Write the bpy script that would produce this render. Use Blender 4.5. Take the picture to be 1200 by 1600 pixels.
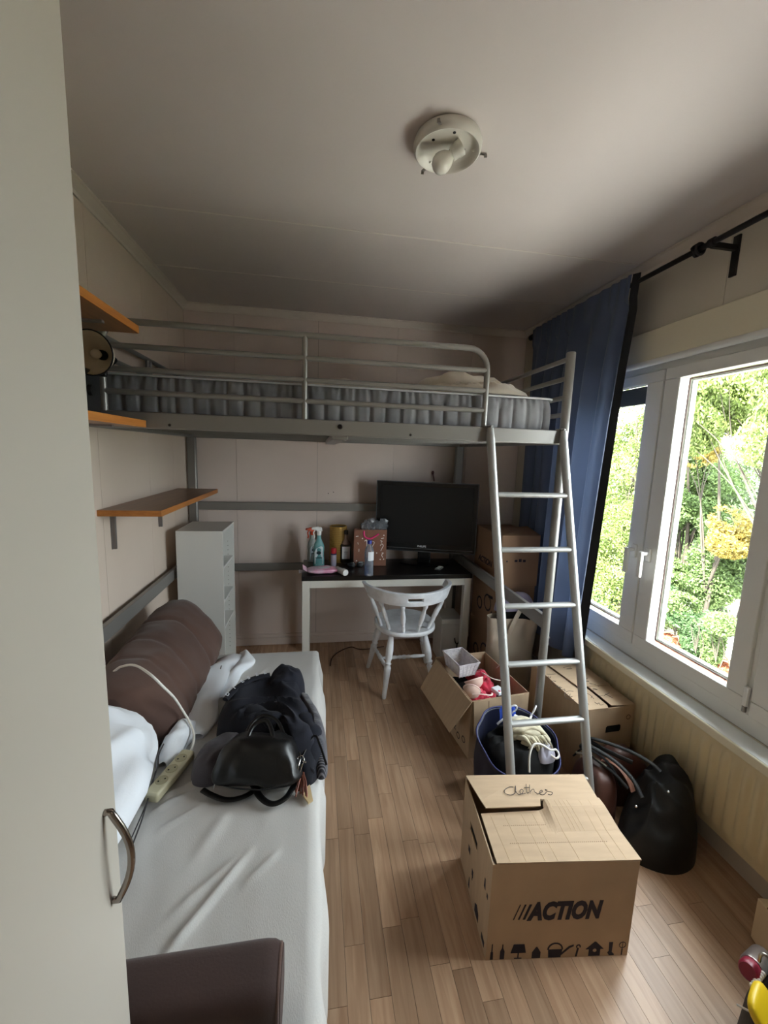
import bpy, bmesh, math, random
import numpy as np
from mathutils import Vector, Matrix, noise
random.seed(7)
S = bpy.context.scene
for o in list(bpy.data.objects):
    bpy.data.objects.remove(o, do_unlink=True)
COL = S.collection
PI = math.pi

# ------------------------------------------------------------------ camera
EYE = Vector((0, 0, 1.588))
CR = Vector((0.98691, -0.15900, 0.03290)).normalized()
CF = Vector((0.16200, 0.97634, -0.14361)).normalized()
CD = CF.cross(CR).normalized()
CR = CD.cross(CF).normalized()
FPX = 639.2
cam_d = bpy.data.cameras.new('camera')
cam = bpy.data.objects.new('camera', cam_d)
COL.objects.link(cam)
cam_d.sensor_fit = 'VERTICAL'
cam_d.sensor_height = 36
cam_d.sensor_width = 27
cam_d.lens = 36 * FPX / 1600
cam_d.clip_start = 0.02
cam.matrix_world = Matrix(((CR.x, -CD.x, -CF.x, EYE.x), (CR.y, -CD.y, -CF.y, EYE.y), (CR.z, -CD.z, -CF.z, EYE.z), (0, 0, 0, 1)))
S.camera = cam

def at(px, py, x=None, y=None, z=None):
    """the point of a plane x=, y= or z= that the photograph shows at a pixel"""
    d = CR * ((px - 600) / FPX) + CD * ((py - 800) / FPX) + CF
    if x is not None: k = (x - EYE.x) / d.x
    elif y is not None: k = (y - EYE.y) / d.y
    else: k = (z - EYE.z) / d.z
    return EYE + d * k

# ------------------------------------------------------------------ world, light, exposure
W = bpy.data.worlds.new('overcast_sky')
S.world = W
W.use_nodes = True
wn = W.node_tree.nodes
wn['Background'].inputs[0].default_value = (0.87, 0.93, 1.0, 1)
wn['Background'].inputs[1].default_value = 1.0
sun_d = bpy.data.lights.new('sun', 'SUN'); sun_d.energy = 4.0; sun_d.angle = math.radians(6); sun_d.color = (1.0, 0.97, 0.93)
sun = bpy.data.objects.new('sun', sun_d); COL.objects.link(sun)
sun.rotation_euler = Vector((0.62, 0.28, -0.73)).to_track_quat('-Z', 'Y').to_euler()   # from behind the house
S.view_settings.view_transform = 'Standard'
S.view_settings.look = 'None'
S.view_settings.exposure = 4.3
S.view_settings.gamma = 1
S.view_settings.use_curve_mapping = False
S.cycles.max_bounces = 10
S.cycles.diffuse_bounces = 7
S.cycles.transparent_max_bounces = 12
S.cycles.caustics_reflective = False
S.cycles.caustics_refractive = False

def portal(y0, y1, z0, z1, x):
    d = bpy.data.lights.new('window_daylight', 'AREA')
    d.shape = 'RECTANGLE'; d.size = z1 - z0; d.size_y = y1 - y0
    d.cycles.is_portal = True
    o = bpy.data.objects.new('window_daylight', d)
    o.location = (x, (y0 + y1) / 2, (z0 + z1) / 2)
    o.rotation_euler = (0, PI / 2, 0)          # shines along -x, into the room
    COL.objects.link(o)
portal(0.62, 2.5, 0.60, 2.06, 1.80)

# ------------------------------------------------------------------ materials
def lin(c):
    return tuple(((v / 255) / 12.92 if v / 255 <= 0.04045 else ((v / 255 + 0.055) / 1.055) ** 2.4) for v in c)

MATS = {}
def mat(name, c, rough=0.6, metal=0.0, spec=0.5, var=0.0, vscale=6.0, bump=0.0, bscale=60.0, stretch=(1, 1, 1), sheen=0.0, c2=None, rnd=0.0, island=0.0, transl=0.0, detail=4.0, coat=0.0):
    """principled material; var mixes towards c2 by noise, rnd varies the value per object, island per loose piece"""
    if name in MATS: return MATS[name]
    m = bpy.data.materials.new(name); m.use_nodes = True
    nt = m.node_tree; N = nt.nodes; L = nt.links
    b = N['Principled BSDF']
    col = (*lin(c), 1)
    b.inputs['Base Color'].default_value = col
    b.inputs['Roughness'].default_value = rough
    b.inputs['Metallic'].default_value = metal
    b.inputs['Specular IOR Level'].default_value = spec
    if coat: b.inputs['Coat Weight'].default_value = coat
    if sheen:
        b.inputs['Sheen Weight'].default_value = sheen
        b.inputs['Sheen Roughness'].default_value = 0.5
    tc = N.new('ShaderNodeTexCoord'); mp = N.new('ShaderNodeMapping')
    L.new(tc.outputs['Object'], mp.inputs[0]); mp.inputs['Scale'].default_value = stretch
    out = None
    if var:
        n = N.new('ShaderNodeTexNoise'); n.inputs['Scale'].default_value = vscale; n.inputs['Detail'].default_value = detail
        L.new(mp.outputs[0], n.inputs['Vector'])
        r = N.new('ShaderNodeValToRGB')
        r.color_ramp.elements[0].position = 0.5 - 0.25; r.color_ramp.elements[1].position = 0.5 + 0.25
        c2 = c2 or tuple(v * (1 - var) for v in c)
        r.color_ramp.elements[0].color = (*lin(c2), 1); r.color_ramp.elements[1].color = col
        L.new(n.outputs['Fac'], r.inputs[0]); out = r.outputs[0]
    for amount, node, sock in ((rnd, 'ShaderNodeObjectInfo', 'Random'), (island, 'ShaderNodeNewGeometry', 'Random Per Island')):
        if amount:
            oi = N.new(node); h = N.new('ShaderNodeHueSaturation')
            mr = N.new('ShaderNodeMapRange')
            mr.inputs['To Min'].default_value = 1 - amount; mr.inputs['To Max'].default_value = 1 + amount
            L.new(oi.outputs[sock], mr.inputs['Value']); L.new(mr.outputs[0], h.inputs['Value'])
            h.inputs['Color'].default_value = col
            if out: L.new(out, h.inputs['Color'])
            out = h.outputs[0]
    if out: L.new(out, b.inputs['Base Color'])
    if bump:
        n2 = N.new('ShaderNodeTexNoise'); n2.inputs['Scale'].default_value = bscale; n2.inputs['Detail'].default_value = 3
        L.new(mp.outputs[0], n2.inputs['Vector'])
        bp = N.new('ShaderNodeBump'); bp.inputs['Strength'].default_value = bump; bp.inputs['Distance'].default_value = 0.004
        L.new(n2.outputs['Fac'], bp.inputs['Height']); L.new(bp.outputs[0], b.inputs['Normal'])
    if transl:
        t = N.new('ShaderNodeBsdfTranslucent'); mx = N.new('ShaderNodeMixShader'); mx.inputs[0].default_value = transl
        t.inputs[0].default_value = col
        if out: L.new(out, t.inputs[0])
        L.new(b.outputs[0], mx.inputs[1]); L.new(t.outputs[0], mx.inputs[2])
        L.new(mx.outputs[0], N['Material Output'].inputs[0])
    MATS[name] = m
    return m

def glassy(name, tint=(255, 255, 255), gloss=0.08, rough=0.02, highlight_mix=0.0):
    """thin clear sheet: transparent with a fresnel gloss"""
    if name in MATS: return MATS[name]
    m = bpy.data.materials.new(name); m.use_nodes = True
    N = m.node_tree.nodes; L = m.node_tree.links
    N.remove(N['Principled BSDF'])
    t = N.new('ShaderNodeBsdfTransparent'); t.inputs[0].default_value = (*lin(tint), 1)
    g = N.new('ShaderNodeBsdfGlossy'); g.inputs['Roughness'].default_value = rough
    lw = N.new('ShaderNodeFresnel'); lw.inputs[0].default_value = 1.2 + gloss
    mx = N.new('ShaderNodeMixShader')
    L.new(lw.outputs[0], mx.inputs[0]); L.new(t.outputs[0], mx.inputs[1]); L.new(g.outputs[0], mx.inputs[2])
    out = mx.outputs[0]
    if highlight_mix:  # even pale diffuse stands in for highlights on clear plastic
        df = N.new('ShaderNodeBsdfDiffuse'); df.inputs[0].default_value = (*lin((226, 232, 240)), 1)
        m2 = N.new('ShaderNodeMixShader'); m2.inputs[0].default_value = highlight_mix
        L.new(out, m2.inputs[1]); L.new(df.outputs[0], m2.inputs[2]); out = m2.outputs[0]
    L.new(out, N['Material Output'].inputs[0])
    MATS[name] = m
    return m

def plank_mat():
    m = bpy.data.materials.new('oak_laminate'); m.use_nodes = True
    N = m.node_tree.nodes; L = m.node_tree.links; b = N['Principled BSDF']
    tc = N.new('ShaderNodeTexCoord'); oi = N.new('ShaderNodeObjectInfo')
    vm = N.new('ShaderNodeVectorMath'); vm.operation = 'ADD'
    mu = N.new('ShaderNodeMath'); mu.operation = 'MULTIPLY'; mu.inputs[1].default_value = 37.0
    L.new(oi.outputs['Random'], mu.inputs[0])
    L.new(tc.outputs['Object'], vm.inputs[0]); L.new(mu.outputs[0], vm.inputs[1])
    mp = N.new('ShaderNodeMapping'); mp.inputs['Scale'].default_value = (26, 1.6, 1); L.new(vm.outputs[0], mp.inputs[0])
    n = N.new('ShaderNodeTexNoise'); n.inputs['Scale'].default_value = 1.6; n.inputs['Detail'].default_value = 6; n.inputs['Distortion'].default_value = 0.9
    L.new(mp.outputs[0], n.inputs['Vector'])
    r = N.new('ShaderNodeValToRGB'); e = r.color_ramp.elements
    e[0].position = 0.3; e[0].color = (*lin((162, 128, 101)), 1)
    e[1].position = 0.72; e[1].color = (*lin((194, 162, 133)), 1)
    L.new(n.outputs['Fac'], r.inputs[0])
    h = N.new('ShaderNodeHueSaturation'); mr = N.new('ShaderNodeMapRange')
    mr.inputs['To Min'].default_value = 0.80; mr.inputs['To Max'].default_value = 1.14
    L.new(oi.outputs['Random'], mr.inputs['Value']); L.new(mr.outputs[0], h.inputs['Value']); L.new(r.outputs[0], h.inputs['Color'])
    L.new(h.outputs[0], b.inputs['Base Color'])
    b.inputs['Roughness'].default_value = 0.33
    b.inputs['Specular IOR Level'].default_value = 0.42
    return m

# ------------------------------------------------------------------ mesh builder
def rotz(a): return Matrix.Rotation(a, 3, 'Z')

class B:
    def __init__(s): s.v = []; s.f = []
    def add(s, v, f):
        n = len(s.v); s.v += [Vector(p) for p in v]; s.f += [tuple(i + n for i in q) for q in f]; return s
    def box(s, x0, x1, y0, y1, z0, z1):
        v = [(x0, y0, z0), (x1, y0, z0), (x1, y1, z0), (x0, y1, z0), (x0, y0, z1), (x1, y0, z1), (x1, y1, z1), (x0, y1, z1)]
        return s.add(v, [(3, 2, 1, 0), (4, 5, 6, 7), (0, 1, 5, 4), (1, 2, 6, 5), (2, 3, 7, 6), (3, 0, 4, 7)])
    def bar(s, p, q, w, h, up=(0, 0, 1)):
        p = Vector(p); q = Vector(q); d = (q - p).normalized(); u = Vector(up)
        if abs(d.dot(u)) > 0.99: u = Vector((0, 1, 0))
        a = d.cross(u).normalized() * (w / 2); b = a.cross(d).normalized() * (h / 2)
        v = [p - a - b, p + a - b, p + a + b, p - a + b, q - a - b, q + a - b, q + a + b, q - a + b]
        return s.add(v, [(0, 1, 2, 3), (7, 6, 5, 4), (0, 4, 5, 1), (1, 5, 6, 2), (2, 6, 7, 3), (3, 7, 4, 0)])
    def tube(s, pts, r, seg=10, closed=False, flat=1.0, caps=True):
        pts = [Vector(p) for p in pts]; n = len(pts)
        R = r if isinstance(r, (list, tuple)) else [r] * n
        ref = None; v = []
        for i in range(n):
            a = pts[(i - 1) % n] if (closed or i > 0) else pts[i]
            b = pts[(i + 1) % n] if (closed or i < n - 1) else pts[i]
            d = (b - a).normalized()
            if ref is None:
                ref = Vector((0, 0, 1)) if abs(d.z) < 0.9 else Vector((0, 1, 0))
            x = d.cross(ref).normalized(); y = x.cross(d).normalized(); ref = y
            for k in range(seg):
                t = 2 * PI * k / seg
                v.append(pts[i] + x * (R[i] * math.cos(t)) + y * (R[i] * flat * math.sin(t)))
        f = []
        for i in range(n if closed else n - 1):
            for k in range(seg):
                k2 = (k + 1) % seg; j = (i + 1) % n
                f.append((i * seg + k, i * seg + k2, j * seg + k2, j * seg + k))
        if not closed and caps:
            f.append(tuple(range(seg))); f.append(tuple(reversed(range((n - 1) * seg, n * seg))))
        return s.add(v, f)
    def spin(s, prof, o=(0, 0, 0), axis=(0, 0, 1), seg=20, closed=True):
        """profile of (radius, height) turned about an axis from o"""
        o = Vector(o); d = Vector(axis).normalized()
        x = d.orthogonal().normalized(); y = d.cross(x)
        v = []
        for r, h in prof:
            for k in range(seg):
                t = 2 * PI * k / seg
                v.append(o + d * h + x * (r * math.cos(t)) + y * (r * math.sin(t)))
        f = []; n = len(prof)
        for i in range(n - 1):
            for k in range(seg):
                k2 = (k + 1) % seg
                f.append((i * seg + k, i * seg + k2, (i + 1) * seg + k2, (i + 1) * seg + k))
        if closed:
            f.append(tuple(reversed(range(seg)))); f.append(tuple(range((n - 1) * seg, n * seg)))
        return s.add(v, f)
    def prism(s, poly, fn, t0, t1):
        """polygon (u,v) extruded; fn(u, v, t) gives the point"""
        n = len(poly)
        v = [fn(a, b, t0) for a, b in poly] + [fn(a, b, t1) for a, b in poly]
        f = [tuple(reversed(range(n))), tuple(range(n, 2 * n))]
        f += [(i, (i + 1) % n, n + (i + 1) % n, n + i) for i in range(n)]
        return s.add(v, f)
    def grid(s, nu, nv, fn, cu=False, cv=False):
        v = [fn(i / (nu if cu else nu - 1), j / (nv if cv else nv - 1)) for i in range(nu) for j in range(nv)]
        f = []
        for i in range(nu if cu else nu - 1):
            for j in range(nv if cv else nv - 1):
                i2 = (i + 1) % nu; j2 = (j + 1) % nv
                f.append((i * nv + j, i2 * nv + j, i2 * nv + j2, i * nv + j2))
        return s.add(v, f)
    def ball(s, c, rx, ry, rz, nu=20, nv=12, p=1.0, fn=None):
        c = Vector(c); sp = lambda t: math.copysign(abs(t) ** p, t)
        v = []; f = []
        for j in range(1, nv):
            ph = -PI / 2 + PI * j / nv
            for i in range(nu):
                th = 2 * PI * i / nu
                q = Vector((rx * sp(math.cos(th)) * abs(math.cos(ph)) ** p, ry * sp(math.sin(th)) * abs(math.cos(ph)) ** p, rz * sp(math.sin(ph))))
                v.append(q)
        v += [Vector((0, 0, -rz)), Vector((0, 0, rz))]
        if fn: v = [fn(q) for q in v]
        for j in range(nv - 2):
            for i in range(nu):
                i2 = (i + 1) % nu
                f.append((j * nu + i, j * nu + i2, (j + 1) * nu + i2, (j + 1) * nu + i))
        b = (nv - 1) * nu
        for i in range(nu):
            i2 = (i + 1) % nu
            f.append((b, i2, i)); f.append((b + 1, (nv - 2) * nu + i, (nv - 2) * nu + i2))
        return s.add([c + q for q in v], f)
    def xf(s, m, start=0):
        for i in range(start, len(s.v)): s.v[i] = m @ s.v[i]
        return s

def spline(pts, n=8, closed=False):
    P = [Vector(p) for p in pts]; m = len(P); out = []
    for i in range(m if closed else m - 1):
        g = lambda k: P[k % m] if closed else P[max(0, min(m - 1, k))]
        a, b, c, d = g(i - 1), g(i), g(i + 1), g(i + 2)
        for k in range(n):
            t = k / n
            out.append(0.5 * ((2 * b) + (c - a) * t + (2 * a - 5 * b + 4 * c - d) * t * t + (3 * b - a - 3 * c + d) * t ** 3))
    if not closed: out.append(P[-1])
    return out

def fnoise(x, y, z=0.0): return noise.noise(Vector((x, y, z)))

def heap(poly, z0, H, seed=0.0, peak=None, fold=0.02, ff=9.0, q=2.2, nr=26, na=84, tall=None, crease=0.0, lift=None, drape=None):
    """soft closed mound over a star-shaped outline (x, y): rounded rim, folds, flat underside"""
    b = B()
    ol = spline([(x, y, 0) for x, y in poly], max(2, na // len(poly)), True); na = len(ol)
    c = Vector((*peak, 0)) if peak else sum(ol, Vector()) / na
    v = []
    for i in range(1, nr + 1):
        t = i / nr
        for k in range(na):
            p = c + (ol[k] - c) * t
            h = H * (1 - t ** q) ** (1 / q)
            if tall: h *= tall(p.x, p.y)
            w = min(1, (1 - t) * 4)
            n1 = fnoise(p.x * ff, p.y * ff, seed) + 0.5 * fnoise(p.x * ff * 2.3, p.y * ff * 2.3, seed + 5)
            rid = 1 - abs(fnoise(p.x * ff * 0.8 + 3 * fnoise(p.x * 4, p.y * 4, seed), p.y * ff * 0.8, seed + 9)) * 2.2
            h += (fold * n1 + crease * rid) * w
            if drape:      # long folds running one way: (depth, folds per metre, angle)
                ca, sa = math.cos(drape[2]), math.sin(drape[2])
                ph = (p.x * ca + p.y * sa) * drape[1] * 2 * PI + 2.2 * fnoise(p.x * 7, p.y * 7, seed + 2)
                h += drape[0] * (1 - 2 * abs(math.sin(ph / 2))) * w * (0.4 + 0.6 * abs(fnoise(p.x * 5, p.y * 5, seed + 6)) * 2)
            v.append(Vector((p.x, p.y, z0 + max(0.002, h))))
    top = Vector((c.x, c.y, sum(v[k].z for k in range(na)) / na))
    v = [top] + v
    f = [(0, 1 + k, 1 + (k + 1) % na) for k in range(na)]
    for i in range(nr - 1):
        for k in range(na):
            k2 = (k + 1) % na; a = 1 + i * na
            f.append((a + k, a + na + k, a + na + k2, a + k2))
    base = len(v)
    for k in range(na): v.append(Vector((ol[k].x, ol[k].y, z0)))
    a = 1 + (nr - 1) * na
    for k in range(na):
        k2 = (k + 1) % na
        f.append((a + k, base + k, base + k2, a + k2))
    f.append(tuple(reversed(range(base, base + na))))
    if lift: v = [lift(p) for p in v]
    return b.add(v, f)

# ------------------------------------------------------------------ objects
ROOT = {}
def mesh_of(name, b, m, smooth=None):
    me = bpy.data.meshes.new(name)
    me.from_pydata([tuple(p) for p in b.v], [], b.f)
    if m: me.materials.append(m)
    if smooth:
        for p in me.polygons: p.use_smooth = True
        me.set_sharp_from_angle(angle=math.radians(smooth))
    me.update()
    return me

def fixn(me):
    bm = bmesh.new(); bm.from_mesh(me); bmesh.ops.recalc_face_normals(bm, faces=bm.faces); bm.to_mesh(me); bm.free()

def thing(name, label, cat, loc=(0, 0, 0), rz=0.0, group=None, kind=None):
    o = bpy.data.objects.new(name, None); COL.objects.link(o)
    o.empty_display_size = 0.05
    o.location = loc; o.rotation_euler = (0, 0, rz)
    if label: o['label'] = label
    if cat: o['category'] = cat
    if group: o['group'] = group
    if kind: o['kind'] = kind
    ROOT[o.name] = Matrix.Translation(Vector(loc)) @ Matrix.Rotation(rz, 4, 'Z')
    return o

def rootm(o):
    while o.parent: o = o.parent
    return ROOT[o.name]

def part(name, b, m, parent, smooth=40, local=False, label=None, kind=None, bevel=0.0, subsurf=0):
    """a mesh under a thing (or under a part); vertices in world space unless local"""
    if not local:
        inv = rootm(parent).inverted()
        b.v = [inv @ p for p in b.v]
    me = mesh_of(name, b, m, smooth); fixn(me)
    o = bpy.data.objects.new(name, me); COL.objects.link(o); o.parent = parent
    if label: o['label'] = label
    if kind: o['kind'] = kind
    mods(o, bevel, subsurf)
    return o

def mods(o, bevel, subsurf):
    if bevel:
        md = o.modifiers.new('bevel', 'BEVEL'); md.width = bevel; md.segments = 2; md.limit_method = 'ANGLE'; md.angle_limit = math.radians(35)
    if subsurf:
        md = o.modifiers.new('soft', 'SUBSURF'); md.levels = subsurf; md.render_levels = subsurf

def solo(name, label, cat, b, m, group=None, smooth=40, bevel=0.0, subsurf=0, kind=None):
    xs = [p.x for p in b.v]; ys = [p.y for p in b.v]; zs = [p.z for p in b.v]
    loc = Vector(((min(xs) + max(xs)) / 2, (min(ys) + max(ys)) / 2, min(zs)))
    b.v = [p - loc for p in b.v]
    me = mesh_of(name, b, m, smooth); fixn(me)
    o = bpy.data.objects.new(name, me); COL.objects.link(o); o.location = loc
    if label: o['label'] = label
    if cat: o['category'] = cat
    if group: o['group'] = group
    if kind: o['kind'] = kind
    ROOT[o.name] = Matrix.Translation(loc)
    mods(o, bevel, subsurf)
    return o

def shared(name, me, parent, loc):
    o = bpy.data.objects.new(name, me); COL.objects.link(o); o.parent = parent; o.location = loc
    return o

def text_b(s, size, depth=0.0006, bold=0.0, shear=0.0, space=1.0, fn=None):
    """printed lettering as a thin mesh; fn maps local (x, y, z) to the place it stands"""
    cu = bpy.data.curves.new('lettering', 'FONT'); cu.body = s; cu.size = size; cu.extrude = depth / 2
    cu.offset = bold; cu.shear = shear; cu.space_character = space; cu.resolution_u = 3
    o = bpy.data.objects.new('lettering', cu); COL.objects.link(o)
    dg = bpy.context.evaluated_depsgraph_get(); dg.update()
    me = bpy.data.meshes.new_from_object(o.evaluated_get(dg))
    b = B(); b.add([fn(*v.co) if fn else v.co for v in me.vertices], [tuple(p.vertices) for p in me.polygons])
    bpy.data.objects.remove(o, do_unlink=True); bpy.data.curves.remove(cu); bpy.data.meshes.remove(me)
    return b

def strokes(lines, r, fn, seg=5, n=5):
    """pen writing: polylines in (u, v) laid on a surface as fine flat lines"""
    b = B()
    for l in lines:
        pts = spline([(u, v, 0) for u, v in l], n)
        b.tube([fn(p.x, p.y) for p in pts], r, seg)
    return b
# ------------------------------------------------------------------ palette
M_WALL = mat('beige_wallpaper', (224, 208, 193), 0.8, var=0.10, vscale=1.3, c2=(212, 195, 180), bump=0.08, bscale=240)
M_WALLB = mat('grey_beige_wallpaper', (220, 206, 197), 0.8, var=0.10, vscale=1.1, c2=(206, 190, 181), bump=0.08, bscale=240)
M_WALLR = mat('cream_wallpaper', (206, 198, 182), 0.8, var=0.06, vscale=1.2, bump=0.06, bscale=240)
M_GAP = mat('panel_joint', (120, 108, 98), 0.9)
M_CEIL = mat('ceiling_board', (214, 205, 201), 0.82, var=0.05, vscale=0.9, bump=0.05, bscale=180)
M_BEAD = mat('joint_bead', (222, 214, 206), 0.7)
M_TRIM = mat('painted_trim', (214, 204, 193), 0.55)
M_UPVC = mat('white_plastic_frame', (226, 226, 222), 0.38, spec=0.5)
M_CREAM = mat('cream_paint', (222, 214, 190), 0.45)
M_GASKET = mat('window_gasket', (92, 70, 62), 0.6)
M_BLACKM = mat('black_metal', (22, 21, 22), 0.45, metal=0.3)
M_RAD = mat('radiator_enamel', (214, 198, 162), 0.42)
M_PLANK = plank_mat()

XL, XR, YB, YF, ZC = -0.947, 1.667, 3.26, -0.95, 2.585

# ------------------------------------------------------------------ floor
fl = thing('floor', None, None, kind='structure')
part('subfloor', B().box(XL - 0.2, XR + 0.2, YF - 0.2, YB + 0.2, -0.12, -0.0085), mat('floor_joint', (96, 70, 50), 0.8), fl, kind='structure')
PW, PL = 0.0655, 0.42
shapes = {}
stuff = B()
ncol = int((XR - XL) / PW) + 1
n_ind = 0
for c in range(ncol):
    x0 = XL + c * PW
    w = min(PW, XR - x0)
    if w < 0.01: continue
    rr = random.Random(c * 13 + 5)
    y = YF - rr.random() * PL
    while y < YB:
        L_ = PL * rr.choice((0.8, 1.0, 1.0, 1.25))
        a, b_ = max(y, YF), min(y + L_, YB)
        y += L_
        if b_ - a < 0.02: continue
        seen = x0 > -0.12 and b_ > 0.55
        g = 0.0005
        if seen and n_ind < 298:
            k = (round(w, 3), round(b_ - a, 3))
            if k not in shapes:
                q = B().box(g, w - g, g, b_ - a - g, -0.0085, 0)
                shapes[k] = mesh_of('plank', q, M_PLANK)
            shared('plank', shapes[k], fl, (x0, a, 0)); n_ind += 1
        else:
            stuff.box(x0 + g, x0 + w - g, a + g, b_ - g, -0.0085, 0)
part('planks', stuff, M_PLANK, fl, kind='stuff')

# ------------------------------------------------------------------ ceiling
ce = thing('ceiling', None, None, (0, 0, ZC), kind='structure')
part('ceiling_slab', B().box(XL - 0.2, XR + 0.2, YF - 0.2, YB + 0.2, ZC + 0.012, ZC + 0.1), M_GAP, ce, kind='structure')
ys = [YF, 0.216, 0.821, 1.425, 2.031, 2.636, YB]
ys = [YF, 2.031, 2.636, YB]
for a, b_ in zip(ys[:-1], ys[1:]):
    part('ceiling_panel', B().box(XL, XR, a + 0.0015, b_ - 0.0015, ZC, ZC + 0.012), M_CEIL, ce)
for a in ys[1:-1]:
    part('joint_bead', B().box(XL, XR, a - 0.004, a + 0.004, ZC - 0.0018, ZC + 0.002), M_BEAD, ce)

# ------------------------------------------------------------------ walls
wl = thing('wall_left', None, None, (XL, 0, 0), kind='structure')
part('wall_core', B().box(XL - 0.15, XL - 0.008, YF, YB + 0.15, 0, ZC), M_GAP, wl, kind='structure')
js = [YF, -0.7, -0.16, 0.38, 0.92, 1.46, 1.99, 2.535, 2.93, YB]
for a, b_ in zip(js[:-1], js[1:]):
    part('wall_panel', B().box(XL - 0.008, XL, a + 0.001, b_ - 0.001, 0, ZC), M_WALL, wl)
wb = thing('wall_back', None, None, (0, YB, 0), kind='structure')
part('wall_core', B().box(XL, XR + 0.15, YB + 0.008, YB + 0.15, 0, ZC), M_GAP, wb, kind='structure')
js = [XL, -0.605, 0.0, 0.605, 1.21, XR]
for a, b_ in zip(js[:-1], js[1:]):
    part('wall_panel', B().box(a + 0.001, b_ - 0.001, YB, YB + 0.008, 0, ZC), M_WALLB, wb)
for px, py in ((513, 771), (521, 769)):
    p = at(px, py, y=YB - 0.001)
    part('nail_hole', B().spin([(0.004, 0), (0.004, 0.002)], (p.x, YB - 0.002, p.z), (0, 1, 0), 8), mat('dark_hole', (20, 14, 12), 0.9), wb)
wf = solo('wall_front', None, None, B().box(XL - 0.15, XR + 0.15, YF - 0.15, YF, 0, ZC), M_WALL, kind='structure')
wr = thing('wall_right', None, None, (XR, 0, 0), kind='structure')
WY0, WY1, WZ0, WZ1 = 0.57, 2.44, 0.545, 2.085
cb = B()
cb.box(XR + 0.008, XR + 0.14, YF, YB, WZ1, ZC); cb.box(XR + 0.008, XR + 0.14, YF, YB, 0, WZ0)
cb.box(XR + 0.008, XR + 0.14, WY1, YB, WZ0, WZ1); cb.box(XR + 0.008, XR + 0.14, YF, WY0, WZ0, WZ1)
part('wall_core', cb, M_GAP, wr, kind='structure')
js = [YF, -0.02, 0.57, 0.97, 1.572, 2.44, 2.85, YB]
for a, b_ in zip(js[:-1], js[1:]):
    part('wall_panel', B().box(XR, XR + 0.008, a + 0.0012, b_ - 0.0012, WZ1 if (a >= WY0 - 0.01 and b_ <= WY1 + 0.01) else 0, ZC), M_WALLR, wr)
part('lower_panel', B().box(XR, XR + 0.008, WY0, WY1, 0, WZ0), M_WALLR, wr)

# cornices, casing, baseboards
prof = [(0, 0), (0.045, 0), (0.045, -0.006), (0.036, -0.010), (0.014, -0.034), (0.009, -0.045), (0, -0.045)]
solo('trim_1', None, None, B().prism(prof, lambda u, v, t: Vector((XL + u, t, ZC + v)), YF, YB), M_TRIM, kind='structure', smooth=None)
solo('trim_2', None, None, B().prism(prof, lambda u, v, t: Vector((t, YB - u, ZC + v)), XL, XR), M_TRIM, kind='structure', smooth=None)
solo('trim_3', None, None, B().prism(prof, lambda u, v, t: Vector((XR - u, t, ZC + v)), YF, YB), M_TRIM, kind='structure', smooth=None)
solo('trim_4', None, None, B().box(1.645, XR, 0.52, 2.50, 2.088, 2.238), M_CREAM, kind='structure', bevel=0.004)      # head casing board
solo('trim_5', None, None, B().tube([(1.648, 0.54, 2.078), (1.648, 2.46, 2.078)], 0.016, 12), M_UPVC, kind='structure')   # bead under it
M_SILL = mat('pale_sill_board', (228, 230, 228), 0.35)
sl = thing('window_sill', None, None, (1.62, 0.9, 0.52), kind='structure')
part('sill_board', B().box(1.575, 1.675, 0.52, 2.44, 0.522, 0.543), M_SILL, sl, bevel=0.003)
part('sill_nosing', B().box(1.566, 1.578, 0.52, 2.44, 0.505, 0.541), M_CREAM, sl, bevel=0.004)
bb = thing('baseboard_back', None, None, (0, YB, 0), kind='structure')
part('skirting_board', B().box(XL, XR, YB - 0.014, YB, 0.006, 0.068), M_WALLB, bb, bevel=0.003)
part('skirting_cap', B().box(XL, XR, YB - 0.009, YB, 0.068, 0.098), M_WALLB, bb, bevel=0.003)
solo('baseboard_right', None, None, B().box(1.645, XR, YF, YB - 0.02, 0.0, 0.085), mat('grey_cream_paint', (186, 176, 164), 0.5), kind='structure', bevel=0.003)
solo('baseboard_left', None, None, B().box(XL, XL + 0.012, YF, YB - 0.02, 0.0, 0.07), M_TRIM, kind='structure', bevel=0.003)

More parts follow.
